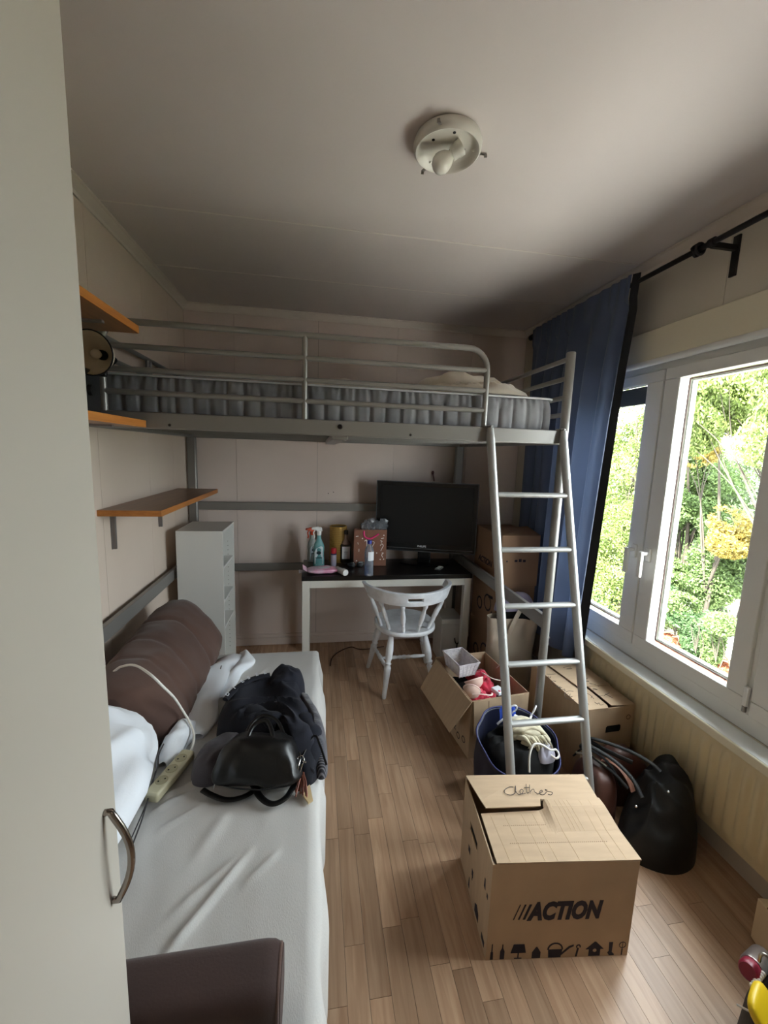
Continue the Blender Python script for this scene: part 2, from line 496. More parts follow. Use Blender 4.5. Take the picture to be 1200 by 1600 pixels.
# ------------------------------------------------------------------ window
win = thing('window_1', None, None, (1.70, 0.9, 0.56), kind='structure')
FX = 1.66
fr = B()
fr.box(FX + 0.015, 1.80, WY0, WY1, WZ0, 0.618); fr.box(FX + 0.015, 1.80, WY0, WY1, 2.036, WZ1)
SASH = [(0.63, 1.213), (1.236, 1.814), (1.823, 2.40)]
for a, b_ in ((WY0, 0.634), (1.205, 1.244), (1.81, 1.827), (2.398, WY1)):
    fr.box(FX + 0.015, 1.80, a, b_, 0.618, 2.036)
part('outer_frame', fr, M_UPVC, win, kind='structure', bevel=0.003)
M_GLASS = glassy('window_glass', (252, 254, 252), -0.13)
M_HANDLE = mat('white_handle', (232, 232, 230), 0.3)
for i, (a, b_) in enumerate(SASH):
    z0, z1 = 0.62, 2.034
    t = 0.074 if i != 2 else 0.09
    lo = a + t + (0.01 if i == 2 else 0); hi = b_ - t - 0.012
    pz0, pz1 = 0.684, 1.98
    s_ = B()
    s_.box(FX, 1.708, a, b_, z0, pz0); s_.box(FX, 1.708, a, b_, pz1, z1)
    s_.box(FX, 1.708, a, lo, pz0, pz1); s_.box(FX, 1.708, hi, b_, pz0, pz1)
    sash = part('sash', s_, M_UPVC, win, kind='structure', bevel=0.004)
    k = 0.007
    g_ = B()
    for (y0, y1, q0, q1) in ((lo, hi, pz0, pz0 + k), (lo, hi, pz1 - k, pz1), (lo, lo + k, pz0 + k, pz1 - k), (hi - k, hi, pz0 + k, pz1 - k)):
        g_.box(1.709, 1.714, y0, y1, q0, q1)
    part('gasket', g_, M_GASKET, sash, smooth=None)
    k2 = 0.014
    g_ = B()
    for (y0, y1, q0, q1) in ((lo, hi, pz0, pz0 + k2), (lo, hi, pz1 - k2, pz1), (lo, lo + k2, pz0 + k2, pz1 - k2), (hi - k2, hi, pz0 + k2, pz1 - k2)):
        g_.box(1.7182, 1.745, y0, y1, q0, q1)
    part('glazing_bead', g_, M_UPVC, sash, bevel=0.002)
    part('pane', B().box(1.7145, 1.7175, lo, hi, pz0, pz1), M_GLASS, sash, smooth=None)
    if i == 2:      # ventilation unit across the top of the far pane
        v_ = B().box(1.690, 1.7135, lo + 0.002, hi, 1.885, 1.975)
        vent = part('ventilation_grille', v_, mat('dark_vent', (62, 62, 60), 0.4), sash, bevel=0.003)
    if i in (1, 2):
        hy = (b_ - 0.040) if i == 1 else (a + 0.045)
        zz = 1.12
        h = B().box(FX - 0.012, FX, hy - 0.015, hy + 0.015, zz - 0.035, zz + 0.035)
        h.bar((FX - 0.012, hy, zz + 0.008), (FX - 0.045, hy, zz + 0.008), 0.018, 0.018)
        h.box(FX - 0.056, FX - 0.038, hy - 0.011, hy + 0.011, zz - 0.115, zz + 0.018)
        part('handle', h, M_HANDLE, sash, bevel=0.004)
h = B().box(FX - 0.012, FX + 0.004, 1.217, 1.234, 0.655, 0.735)
hg = part('hinge', h, M_HANDLE, win, bevel=0.003)
part('hinge_pin', B().spin([(0.008, 0), (0.008, 0.022)], (FX - 0.004, 1.225, 0.632), (0, 0, 1), 10), mat('steel', (150, 150, 150), 0.3, metal=0.9), hg)

# ------------------------------------------------------------------ radiator
rad = thing('radiator', 'cream ribbed panel radiator under the window sill', 'radiator', (1.62, 1.2, 0.1))
Y0, Y1, Z0, Z1, sp = 0.30, 2.13, 0.105, 0.492, 0.0447
def rib(u, v):
    y = Y0 + (Y1 - Y0) * u; z = Z0 + (Z1 - Z0) * v
    f = (y / sp) % 1.0 - 0.5
    wy = max(0, 1 - (abs(f) / 0.36) ** 2.6)
    e = min(z - (Z0 + 0.03), Z1 - 0.035 - z)
    e2 = max(0, min(1, e / 0.02))
    edge = min(1, min(y - Y0, Y1 - y) / 0.02)
    return Vector((1.612 - 0.014 * wy * e2 * max(0, edge), y, z))
part('front_panel', B().grid(int((Y1 - Y0) / sp * 8), 26, rib), M_RAD, rad, smooth=60)
part('casing', B().box(1.614, 1.642, Y0, Y1, Z0, Z1), M_RAD, rad, bevel=0.004)
part('bracket', B().box(1.642, XR - 0.0005, 0.6, 0.64, 0.15, 0.45), M_RAD, rad)
part('bracket', B().box(1.642, XR - 0.0005, 1.8, 1.84, 0.15, 0.45), M_RAD, rad)
part('pipe', B().tube([(1.625, 2.145, 0.14), (1.625, 2.19, 0.14), (1.625, 2.19, 0.0)], 0.009), M_RAD, rad)

# ------------------------------------------------------------------ curtain rod and curtain
RX, RZ = 1.55, 2.462
rod = thing('curtain_rod', 'black metal curtain rod on brackets above the window', 'curtain rod', (RX, 1.3, RZ))
part('rod', B().tube([(RX, -0.4, RZ), (RX, 2.94, RZ)], 0.011, 12), M_BLACKM, rod)
part('finial', B().spin([(0.011, 0), (0.02, 0.004), (0.02, 0.03), (0.014, 0.036)], (RX, 2.94, RZ), (0, 1, 0), 14), M_BLACKM, rod)
for y in (1.545, 2.885):
    k = B().box(XR - 0.008, XR, y - 0.014, y + 0.014, 2.345, 2.50)
    k.bar((XR - 0.004, y, RZ - 0.01), (RX, y, RZ - 0.01), 0.016, 0.02); k.spin([(0.017, -0.012), (0.017, 0.012)], (RX, y, RZ), (0, 1, 0), 14)
    part('bracket', k, M_BLACKM, rod)
part('ring', B().tube([(RX + 0.02 * math.cos(t), 1.615 + 0.006 * math.sin(3 * t), RZ + 0.02 * math.sin(t)) for t in [k * PI / 8 for k in range(16)]], 0.006, 8, closed=True), M_BLACKM, rod)
part('ring', B().tube([(RX + 0.021 * math.cos(t), 1.60, RZ + 0.021 * math.sin(t)) for t in [k * PI / 8 for k in range(16)]], 0.006, 8, closed=True), M_BLACKM, rod)

cur = thing('curtain', 'long blue pleated curtain drawn to the far end of the rod', 'curtain', (1.52, 2.45, 0.4))
M_CUR = mat('blue_curtain_cloth', (86, 100, 130), 0.75, sheen=0.2, var=0.12, vscale=3, bump=0.10, bscale=400, transl=0.14)
def curt(u, v, back=0.0):
    z = 2.497 - (2.497 - 0.395) * v
    ytop = 1.945 + 0.955 * u
    ybot = 2.075 + 0.80 * u
    e = v ** 1.1
    y = ytop + (ybot - ytop) * e
    amp = 0.010 + 0.030 * min(1, v * 5)
    ph = 2 * PI * (u * 6.3 + 0.30 * math.sin(u * 9))
    x = 1.535 - 0.018 * min(1, v * 3) + amp * math.sin(ph) * (0.75 + 0.25 * math.sin(u * 23 + 1))
    y += 0.014 * math.cos(ph) * min(1, v * 5)
    x += 0.012 * fnoise(u * 6, v * 2.2, 3.0) * v
    if v < 0.06: x = 1.535 - (0.014 + 0.006 * math.sin(ph * 2)) * (1 if back == 0 else -1)
    return Vector((x + back, y, z))
part('cloth', B().grid(190, 60, curt), M_CUR, cur, smooth=80)
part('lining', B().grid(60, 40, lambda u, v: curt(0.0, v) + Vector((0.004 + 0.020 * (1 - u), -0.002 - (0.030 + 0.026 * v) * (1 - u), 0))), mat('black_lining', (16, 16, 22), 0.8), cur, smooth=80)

# ------------------------------------------------------------------ outside
GZ = -2.6
solo('ground', None, None, B().box(2.2, 60, -25, 60, GZ - 0.3, GZ), mat('pale_bounce_gravel', (200, 196, 190), 0.95, var=0.25, vscale=0.8, c2=(176, 171, 164)), kind='structure')  # ground made this pale to bounce daylight up to the ceiling
M_MULCH = mat('bark_mulch', (150, 92, 62), 0.95, island=0.35)
M_TRUNK = mat('tree_bark', (62, 54, 44), 0.9, var=0.3, vscale=8)
def leafm(n, c): return mat('leaves_' + n, c, 0.6, island=0.55, transl=0.5)
rng = np.random.default_rng(5)
def leaves(cents, n, size, droop=0.0):
    """n separate leaf blades spread in ellipsoids (centre, radii)"""
    k = len(cents); per = int(n / k * 1.7); V = []
    for c, r in cents:
        d = rng.normal(size=(per, 3)); d /= np.linalg.norm(d, axis=1)[:, None]
        rad_ = rng.random(per) ** 0.45
        p = np.array(c) + d * rad_[:, None] * np.array(r)
        q = p * 3.4 + np.array([droop * 3, 0, k])
        g = np.sin(q[:, 0] + 1.7 * np.sin(q[:, 1])) + np.sin(1.3 * q[:, 1] + 1.4 * np.sin(q[:, 2])) + np.sin(1.2 * q[:, 2] + 1.6 * np.sin(q[:, 0])) + 0.8 * np.sin(2.9 * q[:, 0] + 2.3 * q[:, 2])
        p = p[g + rng.normal(size=per) * 0.35 > 0.05]
        if droop > 1: p[:, 2] -= 0.0
        m_ = len(p)
        a = rng.normal(size=(m_, 3)); a[:, 2] -= droop; a /= np.linalg.norm(a, axis=1)[:, None]
        b_ = np.cross(a, rng.normal(size=(m_, 3))); b_ /= np.linalg.norm(b_, axis=1)[:, None]
        s_ = size * (0.6 + 0.8 * rng.random(m_))[:, None]
        V.append(np.stack([p - a * s_, p + b_ * s_ * 0.42, p + a * s_, p - b_ * s_ * 0.42], 1))
    return np.concatenate(V).reshape(-1, 3)
def leafpart(name, V, m, parent):
    V = V - np.array(rootm(parent).translation)
    me = bpy.data.meshes.new(name); n = len(V) // 4
    me.vertices.add(len(V)); me.vertices.foreach_set('co', V.astype(np.float32).ravel())
    me.loops.add(4 * n); me.loops.foreach_set('vertex_index', np.arange(4 * n, dtype=np.int32))
    me.polygons.add(n); me.polygons.foreach_set('loop_start', np.arange(0, 4 * n, 4, dtype=np.int32))
    me.update(calc_edges=True); me.materials.append(m)
    o = bpy.data.objects.new(name, me); COL.objects.link(o); o.parent = parent; o['kind'] = 'stuff'
    return o
def tree(name, label, base, cents, n, size, m, droop=0.0, group=None, r=0.09):
    t = thing(name, label, 'tree' if 'tree' in name else 'shrub', base, group=group)
    b0 = Vector(base); b = B()
    top = max(c[2] for c, _ in cents)
    b.tube(spline([b0, (b0.x + 0.1, b0.y - 0.05, (b0.z + top) / 2), (b0.x - 0.05, b0.y + 0.1, top)], 5), [r * 0.6 * (1 - 0.7 * i / 10) for i in range(11)], 8)
    part('trunk', b, M_TRUNK, t)
    b = B()
    for c, rr in cents:
        c = Vector(c); s_ = b0.lerp(Vector((b0.x, b0.y, top)), 0.3)
        for q in range(4):
            e = c + Vector((rr[0] * math.sin(q * 1.9 + c.x), rr[1] * math.cos(q * 2.3 + c.y), rr[2] * (0.3 * q / 3))) * 0.75
            b.tube(spline([s_, s_.lerp(c, 0.6) + Vector((0, 0, 0.15)), e], 4), [r * 0.2 * (1 - 0.1 * i) for i in range(9)], 5)
    part('branches', b, M_TRUNK, t)
    leafpart('foliage', leaves(cents, n, size, droop), m, t)
    return t
LG = leafm('bright', (112, 127, 68)); LM = leafm('green', (98, 118, 70)); LD = leafm('deep', (72, 98, 60)); LY = leafm('yellow', (140, 124, 62)); LS = leafm('grey_green', (110, 126, 92))
def cr(px, py, x, r, rz=None):
    p = at(px, py, x=x); return (tuple(p), (r, r, rz or r))
def gb(px, x, py=800):
    p = at(px, py, x=x); return (p.x, p.y, GZ)
tree('garden_tree', 'bright yellow-green tree with drooping sprays at the top of the large pane', gb(1290, 8.0), [cr(1090, 610, 7.5, 0.85, 0.7), cr(1150, 596, 8.2, 0.8, 0.6), cr(1210, 590, 8.0, 1.1), cr(1150, 655, 8.0, 0.6, 0.4), cr(1085, 675, 7.8, 0.5, 0.5), cr(1240, 660, 8, 0.9)], 56000, 0.040, LG, 1.6)
tree('garden_tree', 'pale green tree with forked trunk at the near side of the large pane', gb(1072, 9.0), [cr(1075, 720, 9.5, 0.8), cr(1062, 800, 9.0, 0.9), cr(1110, 775, 9.5, 0.9), cr(1060, 900, 8.8, 0.9), cr(1110, 850, 9.2, 0.9), cr(1100, 905, 9.0, 0.7)], 76000, 0.040, LM, 0.2, r=0.11)
tree('garden_tree', 'yellow-leaved tree glowing among the green ones in the large pane', gb(1120, 8.6), [cr(1088, 708, 8.4, 0.42, 0.32), cr(1150, 815, 8.6, 0.55, 0.40), cr(1140, 850, 8.5, 0.4, 0.3)], 24000, 0.045, LY, 0.2)
tree('garden_tree', 'grey-green bushy tree behind the right part of the large pane', gb(1180, 11.0), [cr(1150, 750, 11.5, 1.1), cr(1190, 770, 11.0, 1.2), cr(1125, 870, 10.5, 0.9), cr(1190, 850, 10.0, 0.9), cr(1230, 830, 10, 1.2)], 36000, 0.045, LS, 0.2)
tree('garden_tree', 'tall leafy tree filling the narrow pane beside the curtain', gb(985, 8.0), [cr(1000, 660, 8.5, 1.3), cr(985, 760, 8.3, 1.3), cr(970, 850, 8.0, 1.2), cr(950, 900, 8.0, 1.1), cr(1015, 720, 9.5, 1.2)], 76000, 0.040, LG, 0.3, r=0.12)
tree('garden_tree', 'distant deep green tree seen through the gaps', gb(1030, 15), [cr(1020, 820, 15, 2.4), cr(1080, 820, 15, 2.2), cr(960, 800, 15, 2.6), cr(1140, 880, 14, 1.8)], 50000, 0.085, LM, 0.2, r=0.16)
for (x, y, z, r, m, lab) in ((9.5, 4.2, -0.3, 1.3, LM, 'leafy garden tree beyond the nearest window sash'), (10.5, 1.2, -0.5, 1.4, LS, 'grey-green garden tree level with the wardrobe'), (9.0, -2.2, -0.4, 1.3, LG, 'bright garden tree furthest along behind the house corner')):
    tree('garden_tree', lab, (x, y, GZ), [((x, y, z), (r, r, r)), ((x + 0.5, y + 1.1, z - 0.6), (r, r, r * 0.8)), ((x - 0.2, y - 1.0, z - 0.7), (r, r, r * 0.8))], 26000, 0.055, m, 0.2, r=0.1)
for (x, y, r, m, lab) in ((8.0, 3.6, 0.6, LD, 'low shrub below the leafy tree beyond the nearest sash'), (7.8, 1.6, 0.6, LM, 'low shrub below the grey-green tree'), (7.6, -0.6, 0.6, LD, 'low shrub below the bright tree at the house corner')):
    tree('garden_shrub', lab, (x, y, GZ), [((x, y, GZ + 0.6), (r, r * 1.5, r)), ((x + 0.3, y + 0.8, GZ + 0.5), (r, r, r * 0.8))], 12000, 0.05, m, 0.0, r=0.02)
for i, (px, py, x, r, m, lab) in enumerate(((1030, 930, 8.0, 0.50, LD, 'dark green shrub nearest the narrow pane behind the mulch bed'), (1062, 945, 7.9, 0.40, LM, 'rounded green shrub in the middle of the mulch bed edge'), (1095, 968, 7.7, 0.36, LD, 'low leafy green shrub by the sandy path'), (1128, 975, 7.7, 0.30, LM, 'glossy green shrub nearest the window frame corner'), (955, 930, 8.2, 0.7, LD, 'dense shrub low down in the narrow pane'), (1125, 905, 9.4, 0.6, LS, 'thin twiggy shrub overhanging the sandy path'))):
    p = at(px, py, x=x)
    tree('garden_shrub', lab, (p.x, p.y, GZ), [((p.x, p.y, p.z), (r, r, r * 0.7)), ((p.x + 0.2, p.y + 0.5, p.z - 0.2), (r, r, r * 0.6)), ((p.x + 0.35, p.y + 0.4, (p.z + GZ) / 2), (r * 0.7, r * 0.7, (p.z - GZ) / 2))], 15000, 0.042, m, 0.0, r=0.02)
pth = [at(px, py, z=GZ + 0.01) for px, py in ((1095, 925), (1160, 905), (1230, 960), (1200, 990), (1140, 965))]
solo('garden_path', None, None, B().prism([(p.x, p.y) for p in pth], lambda u, v, t: Vector((u, v, t)), GZ, GZ + 0.02), mat('pinkish_gravel', (206, 180, 158), 0.9, var=0.2, vscale=3), kind='structure')
# loose bark chips of the mulch bed
V = []
q0, q1, q2, q3 = [at(px, py, z=GZ + 0.03) for px, py in ((1000, 965), (1150, 1045), (1150, 1140), (1000, 1040))]
mb = thing('mulch_bed', 'reddish bark mulch bed below the window', 'mulch', (q0 + q2) / 2)
b = B().prism([(p.x, p.y) for p in (q0, q1, q2, q3)], lambda u, v, t: Vector((u, v, t)), GZ, GZ + 0.03)
part('soil', b, mat('mulch_soil', (128, 84, 60), 0.95), mb)
pts = []
for i in range(5000):
    a, c = rng.random(2)
    p = (q0 * (1 - a) + q1 * a) * (1 - c) + (q3 * (1 - a) + q2 * a) * c
    pts.append((p.x, p.y, GZ + 0.05))
pts = np.array(pts); d = rng.normal(size=pts.shape); d[:, 2] *= 0.3; d /= np.linalg.norm(d, axis=1)[:, None]
e = np.cross(d, rng.normal(size=pts.shape)); e /= np.linalg.norm(e, axis=1)[:, None]
V = np.stack([pts - d * 0.06, pts + e * 0.02, pts + d * 0.06, pts - e * 0.02], 1).reshape(-1, 3)
o = leafpart('bark_chips', V, M_MULCH, mb)
b = B()
for k in range(7):
    p = at(1035 + k * 16, 988 + k * 7, z=GZ + 0.10); q = at(1062 + k * 16, 1000 + k * 9, z=GZ + 0.14)
    b.tube(spline([p, p.lerp(q, 0.5) + Vector((0.1, 0, 0.08)), q], 4), 0.018, 5)
part('dry_twigs', b, mat('dry_twig', (206, 178, 140), 0.9), mb)
# ------------------------------------------------------------------ wardrobe in the foreground
M_WARD = mat('cream_white_melamine', (184, 178, 168), 0.42)
M_CHROME = mat('polished_nickel', (150, 143, 138), 0.22, metal=1.0)
wd = thing('wardrobe', 'tall cream white wardrobe in the foreground with a bow handle', 'wardrobe', (-0.62, 0.15, 0))
part('carcass', B().box(XL + 0.003, -0.320, -0.60, 0.611, 0.02, 2.5), M_WARD, wd, bevel=0.002)
for a, b_ in ((-0.585, 0.011), (0.014, 0.612)):
    d_ = part('door', B().box(-0.319, -0.300, a, b_, 0.05, 2.49), M_WARD, wd, bevel=0.0025)
    if b_ > 0.5:
        p0, p1 = Vector((-0.300, 0.579, 1.058)), Vector((-0.300, 0.585, 0.903))
        arc = [p0, p0 + Vector((0.008, 0, 0.001))]
        for k in range(1, 12):
            t = k / 12
            arc.append(p0.lerp(p1, t) + Vector((0.006 + 0.025 * math.sin(PI * t) ** 0.8, 0, 0)))
        arc += [p1 + Vector((0.008, 0, -0.001)), p1]
        hd = part('handle', B().tube(arc, 0.0045, 14, flat=1.2), M_CHROME, d_, smooth=70, label='curved chrome bow handle')

# ------------------------------------------------------------------ wall shelves
M_SHELF = mat('orange_wood_edge', (196, 128, 58), 0.45, var=0.25, vscale=5, stretch=(6, 1, 20), c2=(170, 104, 44))
M_SHTOP = mat('brown_wood_face', (158, 112, 76), 0.35, var=0.2, vscale=4, stretch=(10, 1, 1))
M_BRK = mat('grey_bracket', (128, 122, 120), 0.45, metal=0.4)
def wall_shelf(label, y0, y1, z0, depth, brackets, th=0.026):
    x1 = XL + depth
    t = thing('wall_shelf', label, 'shelf', (XL + depth / 2, (y0 + y1) / 2, z0), group='orange wood wall shelves')
    part('board', B().box(XL, x1 - 0.003, y0 + 0.003, y1 - 0.003, z0, z0 + th), M_SHTOP, t, smooth=None)
    e = B().box(x1 - 0.003, x1, y0, y1, z0 - 0.0003, z0 + th + 0.0003)
    e.box(XL, x1 - 0.003, y0, y0 + 0.003, z0 - 0.0003, z0 + th + 0.0003); e.box(XL, x1 - 0.003, y1 - 0.003, y1, z0 - 0.0003, z0 + th + 0.0003)
    part('edge_band', e, M_SHELF, t, smooth=None)
    for y in brackets:
        k = B().box(XL, XL + 0.006, y - 0.011, y + 0.011, z0 - 0.175, z0)
        k.box(XL, XL + depth * 0.8, y - 0.009, y + 0.009, z0 - 0.008, z0)
        k.prism([(-0.005, -0.175), (0.005, -0.175), (0.011, 0), (-0.011, 0)], lambda u, v, q: Vector((XL + 0.006 + q, y + u, z0 + v)), 0, 0.012)
        part('bracket', k, M_BRK, t, smooth=None)
wall_shelf('topmost of the three orange wood wall shelves, seen from below', 0.70, 1.745, 2.000, 0.282, (1.0, 1.6))
wall_shelf('middle orange wood wall shelf at mattress height with a black radio', 0.70, 1.760, 1.655, 0.285, (1.0, 1.62))
wall_shelf('lowest orange wood wall shelf, above the white bookcase', 1.94, 3.0, 1.272, 0.262, (2.06, 2.64))
rd = thing('radio', 'small black radio on the middle wall shelf beside the mattress', 'radio', (XL + 0.10, 1.60, 1.682))
part('case', B().box(XL + 0.03, XL + 0.16, 1.42, 1.70, 1.6815, 1.845), mat('black_plastic', (20, 20, 22), 0.5), rd, bevel=0.008)
part('grille', B().box(XL + 0.16, XL + 0.164, 1.44, 1.54, 1.70, 1.825), mat('dark_grille', (40, 40, 42), 0.7), rd)
part('dial', B().spin([(0.02, 0), (0.018, 0.012)], (XL + 0.16, 1.62, 1.77), (1, 0, 0), 16), mat('black_metal', (22, 21, 22)), rd)

# ------------------------------------------------------------------ loft bed
M_STEEL = mat('silver_grey_enamel', (134, 131, 127), 0.36, metal=0.35)
BY = 1.785; BX0, BX1 = -0.905, 1.134; BYB = 3.20
bed = thing('loft_bed', 'silver grey metal loft bed frame over the desk and sofa', 'loft bed', ((BX0 + BX1) / 2, (BY + BYB) / 2, 0))
def fpost(x, y, z1=2.066): return B().spin([(0.019, 0.0), (0.0205, 0.004), (0.0205, z1 - 0.003), (0.018, z1)], (x, y, 0), (0, 0, 1), 16)
part('post', fpost(BX1, BY), M_STEEL, bed, smooth=60)
part('post', fpost(BX0, BY), M_STEEL, bed, smooth=60)
for x in (BX0, BX1):
    part('post', B().box(x - 0.033 if x < 0 else x - 0.036, x + 0.033 if x < 0 else x + 0.036, BYB - 0.014, BYB + 0.020, 0, 2.06), M_STEEL, bed, bevel=0.012)
for y in (BY, BYB - 0.0):
    part('side_rail', B().box(BX0 + 0.02, BX1 - 0.02, y - 0.015, y + 0.013, 1.652, 1.716), M_STEEL, bed, bevel=0.004)
for x in (BX0, BX1):
    part('end_rail', B().box(x - 0.013, x + 0.013, BY + 0.02, BYB - 0.014, 1.652, 1.716), M_STEEL, bed, bevel=0.004)
    part('lower_rail', B().box(x - 0.012, x + 0.012, BY + 0.015, BYB - 0.012, 0.738, 0.808), M_STEEL, bed, bevel=0.003)
for z0, z1 in ((1.122, 1.182), (0.645, 0.704)):
    part('back_rail', B().box(BX0 + 0.03, BX1 - 0.03, BYB, BYB + 0.018, z0, z1), M_STEEL, bed, bevel=0.003)
# guard rail along the front
gx0, gx1, gt = -0.816, 0.736, 2.050
for x in (-0.055,):
    part('guard_post', B().tube([(x, BY - 0.004, 1.714), (x, BY - 0.004, gt)], 0.0115, 12), M_STEEL, bed, smooth=60)
arc = [(gx0, BY - 0.004, 1.714), (gx0, BY - 0.004, gt - 0.09)] + [(gx0 + 0.09 - 0.09 * math.cos(a), BY - 0.004, gt - 0.09 + 0.09 * math.sin(a)) for a in [PI / 2 * k / 7 for k in range(1, 8)]]
arc += [(gx1 - 0.09 + 0.09 * math.sin(a), BY - 0.004, gt - 0.09 + 0.09 * math.cos(a)) for a in [PI / 2 * k / 7 for k in range(8)]] + [(gx1, BY - 0.004, 1.714)]
part('guard_rail', B().tube(arc, 0.0125, 12), M_STEEL, bed, smooth=60)
for z in (1.960, 1.874, 1.789):
    part('guard_rail', B().tube([(gx0 - 0.012, BY - 0.004, z), (gx1, BY - 0.004, z)], 0.011, 12), M_STEEL, bed, smooth=60)
for x in (BX0, BX1):
    for z in (2.040, 1.955, 1.868, 1.79):
        part('end_guard', B().tube([(x, BY + 0.01, z), (x, BYB - 0.01, z)], 0.011, 10), M_STEEL, bed, smooth=60)
    part('end_guard_post', B().tube([(x, 2.46, 1.714), (x, 2.46, 2.04)], 0.0105, 10), M_STEEL, bed, smooth=60)
    part('end_guard_post', B().tube([(x, 2.50, 1.714), (x, 2.50, 2.04)], 0.0105, 10), M_STEEL, bed, smooth=60)
for z in (2.040, 1.955):
    part('back_guard', B().tube([(BX0, BYB, z), (BX1, BYB, z)], 0.011, 10), M_STEEL, bed, smooth=60)
part('cross_beam', B().box(0.06, 0.13, BY + 0.013, BYB - 0.015, 1.636, 1.664), M_STEEL, bed, bevel=0.003)
part('bolt', B().spin([(0.011, 0), (0.008, 0.006)], (0.094, BY - 0.015, 1.690), (0, -1, 0), 14), mat('dark_bolt', (64, 60, 58), 0.3, metal=0.8), bed)
part('bolt', B().spin([(0.006, 0), (0.004, 0.005)], (-0.58, BY - 0.015, 1.668), (0, -1, 0), 12), MATS['dark_bolt'], bed)
part('bolt', B().spin([(0.006, 0), (0.004, 0.005)], (0.40, BY - 0.015, 1.668), (0, -1, 0), 12), MATS['dark_bolt'], bed)
part('bolt', B().spin([(0.006, 0), (0.004, 0.004)], (BX1 + 0.017, BY - 0.010, 0.70), (0.6, -0.8, 0), 12), MATS['dark_bolt'], bed)
part('bolt', B().spin([(0.006, 0), (0.004, 0.004)], (BX1 + 0.017, BY - 0.010, 0.665), (0.6, -0.8, 0), 12), MATS['dark_bolt'], bed)
wm = B()
for k in range(1, 34):
    x = BX0 + (BX1 - BX0) * k / 34
    wm.box(x - 0.0025, x + 0.0025, BY + 0.012, BYB - 0.012, 1.676, 1.681)
for k in range(1, 14):
    y = BY + (BYB - BY) * k / 14
    wm.box(BX0, BX1, y - 0.003, y + 0.003, 1.668, 1.676)
part('wire_mesh', wm, mat('mesh_wire', (130, 128, 124), 0.5, metal=0.5), bed, smooth=None, kind='stuff')

# mattress: quilted border, channels round the side
mt = thing('mattress', 'grey quilted mattress with vertical channels on the loft bed', 'mattress', (0.11, 2.47, 1.70))
M_TICK = mat('grey_ticking', (132, 132, 134), 0.85, sheen=0.1, var=0.3, vscale=14, c2=(108, 108, 112), bump=0.25, bscale=500)
mx0, mx1, my0, my1, mz0, mz1 = -0.872, 1.098, 1.806, 3.165, 1.683, 1.862
per = []
def roundrect(x0, x1, y0, y1, r, n, step):
    out = []
    for cx, cy, a0 in ((x1 - r, y0 + r, -PI / 2), (x1 - r, y1 - r, 0), (x0 + r, y1 - r, PI / 2), (x0 + r, y0 + r, PI)):
        for k in range(n + 1):
            a = a0 + PI / 2 * k / n
            out.append((cx + r * math.cos(a), cy + r * math.sin(a), math.cos(a), math.sin(a)))
    res = []
    m = len(out)
    for i in range(m):
        p, q = out[i], out[(i + 1) % m]
        d = math.hypot(q[0] - p[0], q[1] - p[1]); k = max(1, int(d / step))
        for j in range(k):
            t = j / k; res.append(tuple(p[c] + (q[c] - p[c]) * t for c in range(4)))
    return res
ring = roundrect(mx0, mx1, my0, my1, 0.06, 5, 0.0075)
dist = [0]
for i in range(1, len(ring)): dist.append(dist[-1] + math.hypot(ring[i][0] - ring[i - 1][0], ring[i][1] - ring[i - 1][1]))
nv = 14; v = []
for i, (x, y, nx, ny) in enumerate(ring):
    ln = math.hypot(nx, ny) or 1; nx /= ln; ny /= ln
    sp_ = 0.066
    f = abs(((dist[i] / sp_) % 1.0) - 0.5) * 2      # 1 at a seam
    for j in range(nv):
        t = j / (nv - 1)
        bul = 0.010 * math.sin(PI * t) ** 0.5 * (1 - f ** 4) - 0.002 * (f ** 6) - 0.012 * (1 - math.sin(PI * min(1, t * 1.0)) ** 0.35)
        pk = 0.004 * math.sin(dist[i] * 620) * max(0, (t - 0.72) / 0.28) * (1 - (t - 0.86) ** 2 * 20 if t > 0.86 else 1)
        wr_ = 0.004 * fnoise(dist[i] * 30, t * 3, 2)
        v.append(Vector((x + nx * (bul + pk + wr_ - 0.008), y + ny * (bul + pk + wr_ - 0.008), mz0 + (mz1 - mz0) * t)))
b = B(); n = len(ring)
f = [(i * nv + j, ((i + 1) % n) * nv + j, ((i + 1) % n) * nv + j + 1, i * nv + j + 1) for i in range(n) for j in range(nv - 1)]
b.add(v, f)
b.add([v[i * nv] for i in range(n)], [tuple(reversed(range(n)))])
part('quilted_side', b, M_TICK, mt, smooth=80)
def mtop(u, w):
    x = mx0 + 0.012 + (mx1 - mx0 - 0.024) * u; y = my0 + 0.012 + (my1 - my0 - 0.024) * w
    e = min(u, 1 - u) * 40; e2 = min(w, 1 - w) * 30; k = min(1, e) * min(1, e2)
    return Vector((x, y, mz1 - 0.006 + 0.014 * k + 0.003 * k * math.sin(x * 45) * math.sin(y * 45)))
part('top_cover', B().grid(80, 56, mtop), M_TICK, mt, smooth=80)
part('piping', B().tube([(x, y, mz1 - 0.003) for x, y, _, _ in ring[::3]], 0.0048, 6, closed=True), mat('pale_piping', (176, 176, 178), 0.8), mt, smooth=80)
def pillow_b(c, lx, ly, h, rz=0.0, tilt=0.0, seed=0.0, sag=0.012, tx=0.0):
    b = B()
    def fn(q):
        k = 1 - 0.10 * abs(q.x / lx * q.y / ly)
        w = sag * fnoise(q.x * 9, q.y * 9, seed) + sag * 0.6 * fnoise(q.x * 20, q.y * 20, seed + 4)
        return Vector((q.x * k, q.y * k, q.z + w * (1 if q.z > 0 else 0.3)))
    b.ball((0, 0, 0), lx, ly, h, 44, 22, 0.62, fn)
    return b.xf(Matrix.Translation(Vector(c)) @ Matrix.Rotation(rz, 4, 'Z') @ Matrix.Rotation(tilt, 4, 'Y') @ Matrix.Rotation(tx, 4, 'X'))
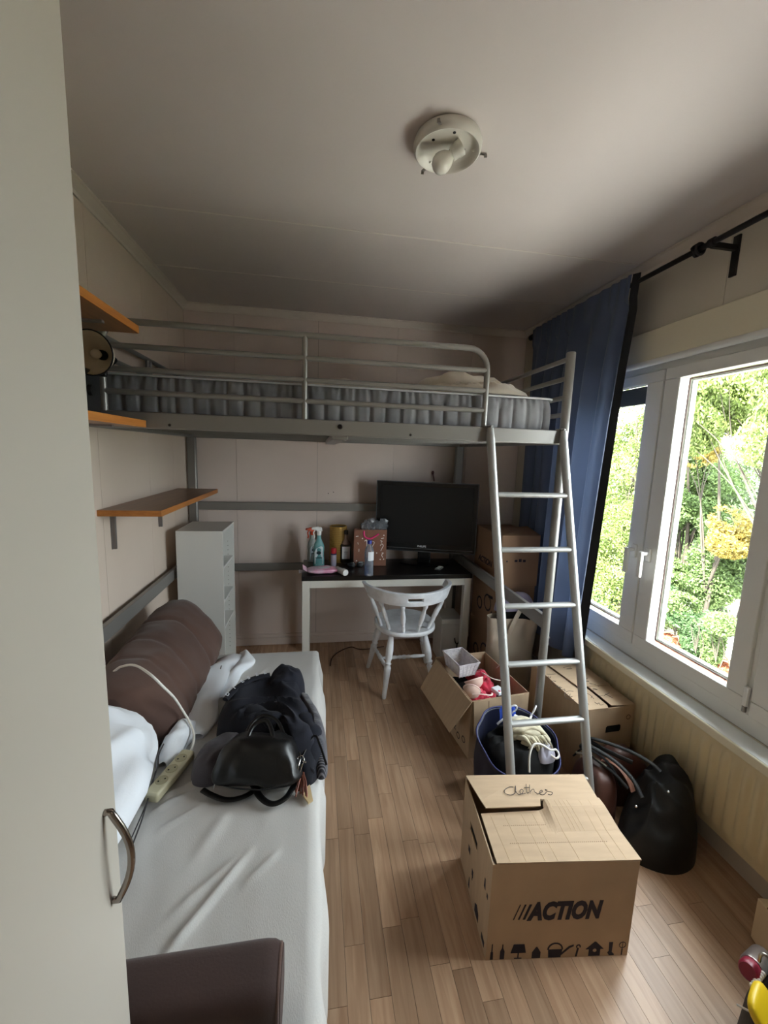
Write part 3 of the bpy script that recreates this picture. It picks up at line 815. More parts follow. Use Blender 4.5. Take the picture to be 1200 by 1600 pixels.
M_LINEN = mat('cream_linen', (206, 196, 180), 0.85, sheen=0.3, bump=0.12, bscale=300)
solo('pillow', 'cream pillow lying at the right end of the loft mattress', 'pillow', pillow_b((0.80, 2.32, 1.935), 0.24, 0.26, 0.075, 0.3, 0.05, 2.0, 0.03), M_LINEN, smooth=80)
solo('pillow', 'flat cream pillow lying at the middle of the loft mattress', 'pillow', pillow_b((0.13, 2.55, 1.93), 0.22, 0.25, 0.06, -0.2, 0.0, 7.0, 0.02), M_LINEN, smooth=80)
b = heap([(0.50, 2.1), (0.72, 1.93), (0.98, 1.94), (1.04, 2.16), (0.88, 2.26), (0.6, 2.28)], 1.876, 0.05, 3.0, fold=0.02, ff=14, crease=0.02)
sh_ = solo('blanket', 'rumpled cream sheet bundled in front of the right loft pillow', 'blanket', b, M_LINEN, smooth=80)
sh_.location.y -= 0.06

# ------------------------------------------------------------------ ladder
ld = thing('ladder', 'silver grey metal ladder leaning on the loft bed frame', 'ladder', (0.98, 1.52, 0))
M_LAD = mat('ladder_enamel', (162, 162, 160), 0.34, metal=0.35)
lx0, lx1, ly, lz, ldy, ldz, ldx = 0.768, 1.122, 1.690, 1.422, -0.0572, 0.236, 0.0075
def lp(x, i): return Vector((x + ldx * i, ly + ldy * i, lz - ldz * i))
for x in (lx0, lx1):
    top = lp(x, -1.0); bot = lp(x, (lz - 0.0) / ldz - 0.02)
    tip = Vector((top.x - 0.002, 1.757, 1.712))
    part('rail', B().tube([bot, lp(x, 3), lp(x, 0), top, tip], [0.0185, 0.0185, 0.0185, 0.0185, 0.014], 14), M_LAD, ld, smooth=70)
    hk = B().bar((tip.x, 1.760, 1.700), (tip.x, 1.760, 1.724), 0.028, 0.006, (1, 0, 0)); hk.box(tip.x - 0.014, tip.x + 0.014, 1.757, 1.80, 1.7175, 1.7235)
    part('hook', hk, M_LAD, ld, bevel=0.002)
    part('foot', B().spin([(0.021, 0), (0.021, 0.02), (0.019, 0.024)], (bot.x, bot.y, 0), (0, 0, 1), 14), MATS['black_plastic'], ld)
for i in range(6):
    a = lp(lx0, i); c = lp(lx1, i)
    part('rung', B().tube([a + Vector((0.012, 0, 0)), c - Vector((0.012, 0, 0))], 0.0165, 12, flat=0.72), M_LAD, ld, smooth=70)

# ------------------------------------------------------------------ bookcase
M_WHITE = mat('white_melamine', (226, 226, 222), 0.4)
bk = thing('bookcase', 'narrow white bookcase with open shelves behind the sofa back', 'bookcase', (-0.735, 2.85, 0))
x0, x1, y0, y1, H = -0.872, -0.592, 2.685, 3.045, 1.06
t_ = 0.016
part('side_panel', B().box(x0, x1, y0, y0 + t_, 0, H - t_), M_WHITE, bk, bevel=0.001)
part('side_panel', B().box(x0, x1, y1 - t_, y1, 0, H - t_), M_WHITE, bk, bevel=0.001)
part('top_panel', B().box(x0, x1 + 0.001, y0, y1, H - t_, H), M_WHITE, bk, bevel=0.001)
part('back_panel', B().box(x0, x0 + 0.005, y0 + t_, y1 - t_, 0.06, H - t_), M_WHITE, bk)
for z in (0.06, 0.40, 0.585, 0.815):
    part('shelf', B().box(x0 + 0.006, x1 - 0.006, y0 + t_, y1 - t_, z - 0.016, z), M_WHITE, bk, bevel=0.001)
part('plinth', B().box(x1 - 0.03, x1 - 0.012, y0 + t_, y1 - t_, 0, 0.044), M_WHITE, bk)
ph = B()
for k in range(26):
    z = 0.12 + k * 0.032
    for xx in (x1 - 0.04, x0 + 0.05):
        ph.spin([(0.0028, 0), (0.0028, 0.0008)], (xx, y1 - t_ - 0.0008, z), (0, 1, 0), 8)
part('peg_holes', ph, mat('hole_grey', (120, 118, 114), 0.8), bk, kind='stuff')

# ------------------------------------------------------------------ desk
M_DTOP = mat('black_desk_top', (16, 14, 14), 0.28, var=0.2, vscale=6, spec=0.5)
M_DLEG = mat('white_desk_paint', (222, 220, 212), 0.42)
dk = thing('desk', 'desk with black top and white square legs under the loft bed', 'desk', (0.51, 2.94, 0))
dx0, dx1, dy0, dy1 = -0.098, 1.116, 2.722, 3.165
part('top', B().box(dx0, dx1, dy0, dy1, 0.708, 0.74), M_DTOP, dk, bevel=0.002)
lw = 0.05
for x in (dx0 + 0.004, dx1 - 0.004 - lw):
    for y in (dy0 + 0.004, dy1 - 0.004 - lw):
        part('leg', B().box(x, x + lw, y, y + lw, 0, 0.708), M_DLEG, dk, bevel=0.002)
part('apron', B().box(dx0 + 0.054, dx1 - 0.054, dy0 + 0.006, dy0 + 0.026, 0.655, 0.707), M_DLEG, dk, bevel=0.002)
part('apron', B().box(dx0 + 0.054, dx1 - 0.054, dy1 - 0.026, dy1 - 0.006, 0.655, 0.707), M_DLEG, dk, bevel=0.002)
for x in (dx0 + 0.006, dx1 - 0.026):
    part('apron', B().box(x, x + 0.02, dy0 + 0.054, dy1 - 0.054, 0.655, 0.707), M_DLEG, dk, bevel=0.002)

# ------------------------------------------------------------------ chair
M_CH = mat('white_chair_paint', (240, 243, 248), 0.4, var=0.05, vscale=14, c2=(206, 208, 212))
cx, cy = 0.605, 2.63
chr_ = thing('captains_chair', 'white wooden captain chair with turned spindles pushed to the desk', 'chair', (cx, cy, 0))
ch = chr_
seat = B()
def seatpt(u, v):
    a = 2 * PI * u
    rx, ry = 0.205, 0.215
    sp = lambda t, p: math.copysign(abs(t) ** p, t)
    X = rx * sp(math.cos(a), 0.85); Y = ry * sp(math.sin(a), 0.85)
    prof = [(0.0, 0.437), (0.5, 0.436), (0.85, 0.444), (0.97, 0.446), (1.0, 0.438), (1.0, 0.424), (0.95, 0.414), (0.0, 0.414)]
    k = v * (len(prof) - 1); i = min(int(k), len(prof) - 2); t = k - i
    r = prof[i][0] + (prof[i + 1][0] - prof[i][0]) * t; z = prof[i][1] + (prof[i + 1][1] - prof[i][1]) * t
    return Vector((cx + X * max(r, 0.001), cy + Y * max(r, 0.001), z))
part('seat', seat.grid(48, 8, seatpt, cu=True), M_CH, ch, smooth=50)
def turned(p, q, r=1.0, kind='leg'):
    p = Vector(p); q = Vector(q); d = q - p; L_ = d.length
    if kind == 'leg':
        prof = [(0.010, 0), (0.013, 0.02), (0.016, 0.20), (0.021, 0.40), (0.023, 0.46), (0.015, 0.50), (0.022, 0.525), (0.014, 0.55), (0.021, 0.60), (0.024, 0.72), (0.019, 0.86), (0.015, 0.93), (0.019, 0.96), (0.016, 1.0)]
    elif kind == 'spindle':
        prof = [(0.008, 0), (0.011, 0.06), (0.013, 0.16), (0.009, 0.24), (0.013, 0.27), (0.009, 0.30), (0.013, 0.36), (0.017, 0.55), (0.013, 0.74), (0.010, 0.82), (0.014, 0.88), (0.016, 0.95), (0.012, 1.0)]
    else:
        prof = [(0.008, 0), (0.011, 0.12), (0.014, 0.28), (0.010, 0.36), (0.015, 0.40), (0.011, 0.44), (0.017, 0.5), (0.011, 0.56), (0.015, 0.60), (0.010, 0.64), (0.014, 0.72), (0.011, 0.88), (0.008, 1.0)]
    return B().spin([(a * r, h * L_) for a, h in prof], p, d, 16)
feet = [(0.442, 2.425), (0.79, 2.43), (0.385, 2.825), (0.835, 2.85)]
tops = [(cx - 0.11, cy - 0.12), (cx + 0.11, cy - 0.12), (cx - 0.14, cy + 0.11), (cx + 0.14, cy + 0.11)]
for (fx, fy), (tx, ty) in zip(feet, tops):
    part('leg', turned((fx, fy, 0.0), (tx, ty, 0.42), 1.05), M_CH, ch, smooth=60)
def legpt(i, z):
    (fx, fy), (tx, ty) = feet[i], tops[i]; t = z / 0.42
    return Vector((fx + (tx - fx) * t, fy + (ty - fy) * t, z))
part('stretcher', turned(legpt(0, 0.185), legpt(2, 0.185), 0.95, 's'), M_CH, ch, smooth=60)
part('stretcher', turned(legpt(1, 0.185), legpt(3, 0.185), 0.95, 's'), M_CH, ch, smooth=60)
ml = legpt(0, 0.185).lerp(legpt(2, 0.185), 0.45); mr_ = legpt(1, 0.185).lerp(legpt(3, 0.185), 0.45)
part('stretcher', turned(ml, mr_, 1.0, 's'), M_CH, ch, smooth=60)
# bent back rail with a hand slot
def railpt(a, h, k):      # a: angle from straight back, h 0..1, k 0 outer 1 inner
    s_ = abs(a) / 1.66
    RX_, RY_ = 0.296, 0.275
    hh = 0.088 - 0.052 * max(0, (s_ - 0.55) / 0.45) ** 1.3
    zc = 0.690 + 0.020 * s_ ** 2
    th = 0.024
    lean = 0.018 * (h - 0.5)
    r = 1.0 - (th * k) / 0.25 + lean / 0.25
    return Vector((cx + 0.004 + RX_ * r * math.sin(a), cy - 0.005 - RY_ * r * math.cos(a), zc + hh * (h - 0.5)))
na, nh = 60, 8
A = [-1.66 + 3.32 * i / na for i in range(na + 1)]
slot = lambda i, j: abs((A[i] + A[i + 1]) / 2 - 0.02) < 0.17 and j in (3, 4)
v = []; f = []
idx = {}
for k in (0, 1):
    for i in range(na + 1):
        for j in range(nh + 1):
            idx[(k, i, j)] = len(v); v.append(railpt(A[i], j / nh, k))
for i in range(na):
    for j in range(nh):
        if slot(i, j): 
            continue
        f.append((idx[(0, i, j)], idx[(0, i + 1, j)], idx[(0, i + 1, j + 1)], idx[(0, i, j + 1)]))
        f.append((idx[(1, i, j)], idx[(1, i, j + 1)], idx[(1, i + 1, j + 1)], idx[(1, i + 1, j)]))
        for (di, dj, e0, e1) in ((-1, 0, (0, 0), (0, 1)), (1, 0, (1, 0), (1, 1)), (0, -1, (0, 0), (1, 0)), (0, 1, (0, 1), (1, 1))):
            ii, jj = i + di, j + dj
            if ii < 0 or ii >= na or jj < 0 or jj >= nh or slot(ii, jj):
                p = (i + e0[0], j + e0[1]); q = (i + e1[0], j + e1[1])
                f.append((idx[(0, *p)], idx[(1, *p)], idx[(1, *q)], idx[(0, *q)]))
part('back_rail', B().add(v, f), M_CH, ch, smooth=50, bevel=0.004)
for a in (-1.32, -0.85, -0.28, 0.28, 0.85, 1.32):
    top = railpt(a, 0.06, 0.5); bot = Vector((cx + 0.182 * math.sin(a * 0.92), cy - 0.192 * math.cos(a * 0.92), 0.44))
    part('spindle', turned(bot, top, 1.0, 'spindle'), M_CH, ch, smooth=60)

# ------------------------------------------------------------------ sofa
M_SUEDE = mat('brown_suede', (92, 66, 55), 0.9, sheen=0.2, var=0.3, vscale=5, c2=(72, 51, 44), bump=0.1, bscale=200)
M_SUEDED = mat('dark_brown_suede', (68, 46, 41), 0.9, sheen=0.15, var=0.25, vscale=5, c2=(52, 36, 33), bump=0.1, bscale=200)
SX1, SY0, SY1, SZ = 0.018, 0.735, 2.255, 0.448
sofa = thing('sofa', 'brown suede sofa along the wall under a white cover', 'sofa', (-0.45, 1.5, 0))
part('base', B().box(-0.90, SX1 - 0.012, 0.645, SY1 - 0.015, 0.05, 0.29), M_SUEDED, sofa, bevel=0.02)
part('seat_cushion', B().box(-0.90, SX1 - 0.01, 0.65, SY1 - 0.012, 0.291, SZ - 0.006), M_SUEDE, sofa, bevel=0.03)
for x in (-0.85, -0.06):
    for y in (0.8, 2.15):
        part('foot', B().spin([(0.018, 0), (0.025, 0.051)], (x, y, 0), (0, 0, 1), 12), MATS['black_plastic'], sofa)
def bolster(y0, y1, zt0, seed):
    b = B()
    n = 90; m = 40
    def fn(u, v):
        t = u; y = y0 + (y1 - y0) * t; zt = zt0 - 0.060 * (1 - t)
        e = min(t, 1 - t) * (y1 - y0)
        k = min(1.0, (e / 0.11)) ; k = math.sqrt(max(0.0, 1 - (1 - k) ** 2)); k = 0.42 + 0.58 * k if 0 < t < 1 else 0.30
        a = 2 * PI * v
        sp = lambda s_, p: math.copysign(abs(s_) ** p, s_)
        X = 0.165 * sp(math.cos(a), 0.8); Z = 0.5 * (zt - SZ) * sp(math.sin(a), 0.8)
        X *= k * (1.0 - 0.25 * (Z / (0.5 * (zt - SZ)))); Zk = Z * (0.70 + 0.30 * k)
        wr = -0.011 * math.exp(-((y - 2.02 - 0.05 * math.sin(a)) / 0.014) ** 2) - 0.007 * math.exp(-((y - 1.80 - 0.07 * math.sin(a)) / 0.012) ** 2) - 0.006 * math.exp(-((y - 1.66 - 0.06 * math.sin(a)) / 0.010) ** 2) + 0.010 * fnoise(y * 7 + 2 * math.sin(a), a * 1.4, seed) + 0.004 * fnoise(y * 20, a * 4, seed)
        lean = -0.10 * (Zk / (zt - SZ))
        return Vector((-0.700 + X + wr * math.cos(a) + lean, y, (zt + SZ) / 2 + Zk + wr * math.sin(a) + 0.003))
    b.grid(n, m, fn, cv=True)
    b.add([fn(0, j / m) for j in range(m)], [tuple(range(m))]); b.add([fn(1, j / m) for j in range(m)], [tuple(reversed(range(m)))])
    return b
part('back_cushion', bolster(1.50, 2.325, 0.765, 1.0), M_SUEDE, sofa, smooth=75)
arm = B()
def armfn(u, v):
    a = 2 * PI * v
    sp = lambda s_, p: math.copysign(abs(s_) ** p, s_)
    e = min(u, 1 - u) * 0.25 / 0.03; k = 0.86 + 0.14 * math.sqrt(max(0, 1 - (1 - min(1, e)) ** 2))
    return Vector((-0.45 + 0.392 * u, 0.679 + 0.060 * k * sp(math.cos(a), 0.45), 0.535 + 0.071 * k * sp(math.sin(a), 0.5)))
arm.grid(24, 44, armfn, cv=True)
arm.add([armfn(0, j / 44) for j in range(44)], [tuple(range(44))]); arm.add([armfn(1, j / 44) for j in range(44)], [tuple(reversed(range(44)))])
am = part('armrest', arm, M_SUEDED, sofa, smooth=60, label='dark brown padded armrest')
part('piping', B().tube([armfn(1, j / 44) + Vector((-0.006, 0, 0.0)) for j in range(44)], 0.0045, 6, closed=True), M_SUEDE, am, smooth=80)

# white cover sheet over the seat
M_SHEET = mat('white_jersey_sheet', (192, 190, 187), 0.88, sheen=0.1, bump=0.2, bscale=260, stretch=(1.8, 0.7, 1))
def ridge(x, y, a, b_, w):
    ax, ay = a; bx, by = b_
    dx, dy = bx - ax, by - ay; L2 = dx * dx + dy * dy
    t = ((x - ax) * dx + (y - ay) * dy) / L2
    d = abs((x - ax) * dy - (y - ay) * dx) / math.sqrt(L2)
    s_ = max(0, min(1, t * 4)) * max(0, min(1, (1 - t) * 4))
    return math.exp(-(d / w) ** 2) * s_
def P2(px, py): 
    q = at(px, py, z=0.46); return (q.x, q.y)
RID = [(P2(228, 1528), P2(398, 1318), 0.010, 0.013), (P2(255, 1440), P2(380, 1330), 0.011, 0.009), (P2(375, 1385), P2(440, 1325), 0.008, 0.006),
       (P2(225, 1275), P2(320, 1228), 0.010, 0.014), (P2(240, 1255), P2(340, 1200), 0.008, 0.012), (P2(240, 1300), P2(330, 1250), 0.010, 0.008),
       (P2(420, 1040), P2(350, 1100), 0.01, 0.006), (P2(300, 1345), P2(360, 1260), 0.02, 0.006)]
def sheet(u, v):
    a = -0.58 + (0.58 + SX1 + 0.33) * u         # across
    c = 0.640 + (SY1 - 0.640 + 0.22) * v        # along
    R_ = 0.028
    def fold(t, e):
        d = t - (e - R_)
        if d <= 0: return t, 0.0
        if d < R_ * PI / 2: return e - R_ + R_ * math.sin(d / R_), R_ * (1 - math.cos(d / R_))
        return e, R_ + d - R_ * PI / 2
    x, dx = fold(a, SX1); y, dy = fold(c, SY1)
    drop = max(dx, dy) + 0.25 * min(dx, dy)
    z = SZ + 0.004 - drop
    if dx <= 0 and dy <= 0:
        for p, q, w, h in RID: z += h * ridge(x, y, p, q, w)
        z += 0.0035 * (fnoise(x * 6, y * 5, 1.0) + 0.5) + 0.0015 * fnoise(x * 18, y * 14, 2.0)
        if x < -0.30: z += 0.010 * ((-0.30 - x) / 0.28) * (0.5 + fnoise(x * 13, y * 9, 8.0))
    else:
        k = min(1, drop / 0.1)
        x += 0.012 * k * (1 + math.sin(c * 21 + 1.3 * math.sin(c * 9))) * (1 if dx > 0 else 0)
        y += 0.012 * k * (1 + math.sin(a * 25)) * (1 if dy > 0 else 0)
        if dx > 0.03 and v > 0.55:
            x += 0.035 * min(1, dx / 0.15) * max(0, min(1, (c - 1.68) / 0.12)) * max(0, min(1, (2.0 - c) / 0.25))
    return Vector((x, y, max(0.035, z)))
sht = thing('bed_sheet', 'white jersey sheet covering the sofa seat', 'sheet', (-0.25, 1.5, SZ))
part('sheet', B().grid(130, 190, sheet), M_SHEET, sht, smooth=80)
M_COT = mat('white_cotton', (228, 232, 238), 0.85, sheen=0.2, bump=0.12, bscale=250)
def flap(pts, w, h, seed, thick=0.012):
    """a gathered roll of cloth along a path"""
    sp = spline(pts, 10); m = 18; n = len(sp)
    def fn(u, v):
        i = min(int(u * (n - 1)), n - 1); p = sp[i]; q = sp[min(i + 1, n - 1)] - sp[max(i - 1, 0)]
        d = Vector((q.y, -q.x, 0)).normalized(); a = 2 * PI * v
        k = math.sin(PI * min(1, max(0, u * 0.94 + 0.03))) ** 0.35
        ww = w * k * (1 + 0.30 * fnoise(u * 4, 0, seed)); hh = h * k * (1 + 0.3 * fnoise(u * 4, 3, seed))
        r = 1 + 0.10 * fnoise(u * 7, 2 * math.cos(a), seed + math.sin(a)) + 0.10 * math.sin(u * 14 + a * 3)
        return p + d * (ww * math.cos(a) * r) + Vector((0, 0, max(0, 0.35 + math.sin(a)) * hh * r))
    return B().grid(n, m, fn, cv=True)
part('gathered_edge', flap([(-0.415, 2.20, 0.452), (-0.47, 2.05, 0.458), (-0.495, 1.85, 0.465), (-0.475, 1.66, 0.468), (-0.46, 1.54, 0.46)], 0.075, 0.036, 3.0), M_COT, sht, smooth=80)
part('gathered_edge', flap([(-0.40, 2.235, 0.45), (-0.36, 2.13, 0.452), (-0.40, 2.0, 0.452), (-0.42, 1.80, 0.452)], 0.036, 0.030, 9.0), M_COT, sht, smooth=80)
part('gathered_edge', flap([(-0.49, 1.62, 0.45), (-0.50, 1.54, 0.46), (-0.52, 1.47, 0.455), (-0.53, 1.40, 0.45)], 0.040, 0.060, 14.0), M_COT, sht, smooth=80)
wp = pillow_b((0, 0, 0), 0.205, 0.31, 0.074, 0, 0, 4.0, 0.036)
wp.xf(Matrix.Translation(Vector((-0.695, 1.195, 0.612))) @ Matrix.Rotation(0.06, 4, 'Z') @ Matrix.Rotation(math.radians(30), 4, 'Y'))
solo('pillow', 'white pillow propped on the sofa against the brown back cushion', 'pillow', wp, mat('white_cotton', (228, 232, 238), 0.85, sheen=0.3, bump=0.12, bscale=250), smooth=80)
# ------------------------------------------------------------------ cardboard boxes
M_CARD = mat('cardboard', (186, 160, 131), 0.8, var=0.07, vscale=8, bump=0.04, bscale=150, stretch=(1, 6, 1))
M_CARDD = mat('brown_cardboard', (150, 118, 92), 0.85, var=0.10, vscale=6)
M_INK = mat('dark_print', (38, 32, 44), 0.8)
M_PEN = mat('pen_ink', (62, 52, 50), 0.7)
M_SLOT = mat('dark_slot', (14, 12, 11), 0.95)
def carton(label, loc, rz, w, d, h, m, closed=True, slot=None, cat='box', name='cardboard_box', group=None):
    t = thing(name, label, cat, loc, rz, group)
    k = 0.004
    b = B()
    b.box(0, w, 0, k, 0, h); b.box(0, w, d - k, d, 0, h); b.box(w - k, w, k, d - k, 0, h); b.box(k, w - k, k, d - k, 0, k)
    if slot:       # hand hole in the left side: panel built round it
        y0, y1, z0, z1 = slot
        b.box(0, k, k, y0, 0, h); b.box(0, k, y1, d - k, 0, h); b.box(0, k, y0, y1, 0, z0); b.box(0, k, y0, y1, z1, h)
    else:
        b.box(0, k, k, d - k, 0, h)
    part('body', b, m, t, local=True, smooth=None)
    return t

# --- the clothes box in front
bw, bd, bh = 0.468, 0.335, 0.352
cbx = carton('large cardboard moving box marked Clothes standing on the open floor', (0.542, 1.010, 0), math.radians(-6.1), bw, bd, bh, M_CARD, slot=(0.15, 0.24, 0.232, 0.262))
def slab(poly, fn, t0=0.0, t1=0.004): return B().prism(poly, fn, t0, t1)
def flapfn(x, y, q):     # front flap rises slightly from the front edge
    
    lift = 0.016 * max(0, min(1, (y - 0.10) / 0.08)) * max(0, min(1, (x - 0.225) / 0.03))
    return Vector((x, y, bh + 0.001 + 0.010 * y + lift + q))
poly = [(0.012, 0.0), (bw + 0.004, 0.0), (bw - 0.004, 0.13), (bw - 0.010, 0.236), (bw - 0.026, 0.250), (0.262, 0.246), (0.246, 0.236), (0.240, 0.215), (0.020, 0.205)]
fb_ = B()
def ymax(x):
    if x < 0.240: return 0.172 + 0.010 * x / 0.24
    if x < 0.262: return 0.182 + 0.031 * math.sqrt(max(0, 1 - ((0.262 - x) / 0.022) ** 2))
    if x > bw - 0.026: return 0.217 - 0.016 * ((x - bw + 0.026) / 0.026) ** 2
    return 0.214
xs_ = [0.012 + 0.0095 * k for k in range(24)] + [0.239, 0.2402, 0.243, 0.247, 0.253, 0.262] + [0.275 + 0.016 * k for k in range(11)] + [bw - 0.020, bw - 0.014, bw - 0.010]
for t_ in (0.0, 0.004):
    fb_.add([flapfn(x + (0.014 * (1 - j / 13) if x > 0.45 else 0), ymax(x) * j / 13, t_) for x in xs_ for j in range(14)], [(i * 14 + j, (i + 1) * 14 + j, (i + 1) * 14 + j + 1, i * 14 + j + 1) for i in range(len(xs_) - 1) for j in range(13)])
nn = len(xs_) * 14
rim_ = [i * 14 for i in range(len(xs_))] + [(len(xs_) - 1) * 14 + j for j in range(1, 14)] + [i * 14 + 13 for i in range(len(xs_) - 2, -1, -1)] + [j for j in range(12, 0, -1)]
fb_.f += [(a, b_, b_ + nn, a + nn) for a, b_ in zip(rim_, rim_[1:] + rim_[:1])]
f1 = part('front_flap', fb_, M_CARD, cbx, local=True, smooth=None)
for x in (0.055, 0.105, 0.165, 0.205, 0.275, 0.30, 0.315, 0.33, 0.345, 0.39, 0.425):
    dx = 0.012
    y0, y1 = (0.004, 0.17) if x < 0.24 else (0.004, 0.205)
    if 0.29 < x < 0.35: y0 = 0.10
    n_ = 10; cl_ = B()
    for q in range(n_):
        a, c_ = y0 + (y1 - y0) * q / n_, y0 + (y1 - y0) * (q + 1) / n_
        cl_.bar(flapfn(x - dx * q / n_, a, 0.0043), flapfn(x - dx * (q + 1) / n_, c_, 0.0043), 0.0013, 0.0006)
    part('crease_line', cl_, mat('crease', (198, 170, 137), 0.8), f1, local=True, smooth=None)
pf = B()
for yy in (0.062, 0.125):
    for k in range(48):
        x = 0.075 + k * 0.0068
        pf.box(x, x + 0.003, yy - 0.001, yy + 0.001, bh + 0.001 + 0.01 * yy + 0.0036, bh + 0.001 + 0.01 * yy + 0.0043)
part('perforation', pf, mat('perforation_brown', (120, 96, 72), 0.8), f1, local=True, smooth=None, kind='stuff')
def rflap(x, y, q): return Vector((x, y, bh + 0.0085 + 0.0012 * math.sin(x * 9) + (0.010 * (bd - y) / 0.13 if x < 0.24 else 0.004 * max(0, 1 - (x - 0.24) / 0.02) * (bd - y) / 0.13) + q))
poly = [(0.0, bd), (0.239, bd), (0.241, bd), (bw, bd), (bw - 0.008, 0.225), (0.262, 0.221), (0.241, 0.212), (0.239, 0.212), (0.226, 0.180), (0.030, 0.176), (0.022, 0.21)]
f2 = part('rear_flap', slab([(x, y) for x, y in poly], lambda x, y, q: rflap(x, y, q)), M_CARD, cbx, local=True, smooth=None)
inv = rootm(cbx).inverted()
def onflap(px, py):
    p = inv @ at(px, py, z=bh + 0.013)
    return rflap(p.x, p.y, 0.0046)
Z2 = lambda pts: [(770 + x / 10, 1210 + y / 10) for x, y in pts]
word = [Z2([(320, 222), (250, 222), (185, 270), (195, 330), (270, 357), (335, 335), (357, 270), (352, 200), (356, 290), (395, 345), (450, 335), (472, 285), (445, 258), (420, 290), (440, 340), (510, 325)]),
        Z2([(520, 172), (522, 260), (530, 322), (560, 315)]), Z2([(488, 232), (530, 228), (566, 226)]),
        Z2([(574, 182), (574, 260), (580, 328)]), Z2([(582, 300), (612, 262), (640, 262), (650, 305), (690, 320), (735, 300)]),
        Z2([(735, 292), (776, 272), (762, 250), (732, 275), (745, 318), (800, 318), (836, 280)]), Z2([(852, 246), (815, 238), (838, 262), (905, 276), (934, 294), (905, 322), (862, 312)])]
part('handwriting', strokes(word, 0.0011, onflap), M_PEN, f2, local=True)
pr = B()
def onfront(x, z, q=0.0): return Vector((x, -0.0004 - q, z))
tb = text_b('ACTION', 0.074, 0.0006, 0.0042, 0.20, 1.02, lambda x, y, z: Vector((0.128 + x * 0.80, -0.0006 + z, 0.150 + y * 1.16)))
part('printed_name', tb, M_INK, cbx, local=True, smooth=None)
for k in range(3):
    x = 0.078 + k * 0.0155; wv = 0.003 + 0.0024 * k
    pr.prism([(x, 0.150), (x + wv, 0.150), (x + wv + 0.018, 0.205), (x + 0.018, 0.205)], lambda u, v, q: Vector((u, -0.0009 + q, v)), 0, 0.0008)
part('printed_slashes', pr, M_INK, cbx, local=True, smooth=None)
def icon(polys, x0, s_=1.0):
    b = B()
    for poly in polys:
        b.prism([(x0 + u * s_, v * s_) for u, v in poly], lambda u, v, q: Vector((u, -0.0009 + q, v + 0.003)), 0, 0.0008)
    return b
circ = lambda x, y, r, n=14: [(x + r * math.cos(2 * PI * k / n), y + r * math.sin(2 * PI * k / n)) for k in range(n)]
def ringp(x, y, r, w, a0=0, a1=2 * PI, n=12):
    A_ = [a0 + (a1 - a0) * k / n for k in range(n + 1)]
    return [[(x + r * math.cos(p), y + r * math.sin(p)), (x + r * math.cos(q), y + r * math.sin(q)), (x + (r + w) * math.cos(q), y + (r + w) * math.sin(q)), (x + (r + w) * math.cos(p), y + (r + w) * math.sin(p))] for p, q in zip(A_[:-1], A_[1:])]
icons = [(0.014, [[(0, 0), (0.010, 0), (0.009, 0.028), (0.001, 0.028)], [(0.003, 0.028), (0.007, 0.028), (0.0065, 0.058), (0.0035, 0.058)]]),
         (0.046, [[(0, 0), (0.014, 0), (0.014, 0.030), (0.009, 0.042), (0.0085, 0.056), (0.0055, 0.056), (0.005, 0.042), (0, 0.030)]]),
         (0.080, [[(0, 0.022), (0.050, 0.022), (0.043, 0.054), (0.008, 0.054)], [(0.023, 0.003), (0.027, 0.003), (0.027, 0.022), (0.023, 0.022)], [(0.013, 0), (0.037, 0), (0.037, 0.003), (0.013, 0.003)]]),
         (0.150, [[(0, 0), (0.028, 0), (0.028, 0.022), (0.016, 0.042), (0.012, 0.042), (0, 0.022)]]),
         (0.205, [[(0, 0), (0.040, 0), (0.044, 0.030), (-0.003, 0.030)], [(0.038, 0.012), (0.042, 0.008), (0.068, 0.034), (0.080, 0.040), (0.080, 0.046), (0.064, 0.040)]] + ringp(0.020, 0.030, 0.021, 0.005, 0, PI, 9)),
         (0.293, [[(0, 0), (0.006, 0), (0.010, 0.032), (0.004, 0.032)]] + ringp(0.008, 0.038, 0.004, 0.004, -0.6, PI + 0.9, 8)),
         (0.330, [[(0.007, 0), (0.045, 0), (0.045, 0.026), (0.007, 0.026)], [(-0.004, 0.026), (0.056, 0.026), (0.028, 0.054), (0.024, 0.054)]]),
         (0.400, [[(0.006, 0), (0.022, 0), (0.022, 0.005), (0.014, 0.012), (0.015, 0.050), (0.002, 0.050), (0.004, 0.016), (0.0, 0.010)]]),
         (0.440, [[(0.006, 0), (0.010, 0), (0.010, 0.024), (0.006, 0.024)]] + ringp(0.008, 0.038, 0.010, 0.002) + [[(0.0072, 0.026), (0.0088, 0.026), (0.0088, 0.049), (0.0072, 0.049)]])]
for x0, polys in icons:
    part('printed_icon', icon(polys, x0), M_INK, cbx, local=True, smooth=None)
part('birdhouse_hole', icon([circ(0.026, 0.022, 0.006)], 0.330).xf(Matrix.Translation((0, -0.0006, 0))), M_CARD, cbx, local=True, smooth=None)
sd = B()
def onleft(y, z, q): return Vector((-0.0009 + q, y, z))
for poly in ([(0.045, 0.205), (0.060, 0.205), (0.056, 0.24), (0.050, 0.24)], [(0.02, 0.20), (0.03, 0.20), (0.03, 0.215), (0.02, 0.215)], [(0.22, 0.14), (0.24, 0.14), (0.24, 0.165), (0.22, 0.165)], [(0.17, 0.10), (0.185, 0.10), (0.185, 0.125), (0.17, 0.125)], [(0.175, 0.085), (0.18, 0.085), (0.18, 0.10), (0.175, 0.10)], [(0.09, 0.02), (0.13, 0.02), (0.13, 0.05), (0.11, 0.066), (0.09, 0.05)], [(0.02, 0.02), (0.05, 0.02), (0.05, 0.04), (0.02, 0.04)], [(0.20, 0.02), (0.215, 0.02), (0.21, 0.06), (0.205, 0.06)]):
    sd.prism(poly, onleft, 0, 0.0008)
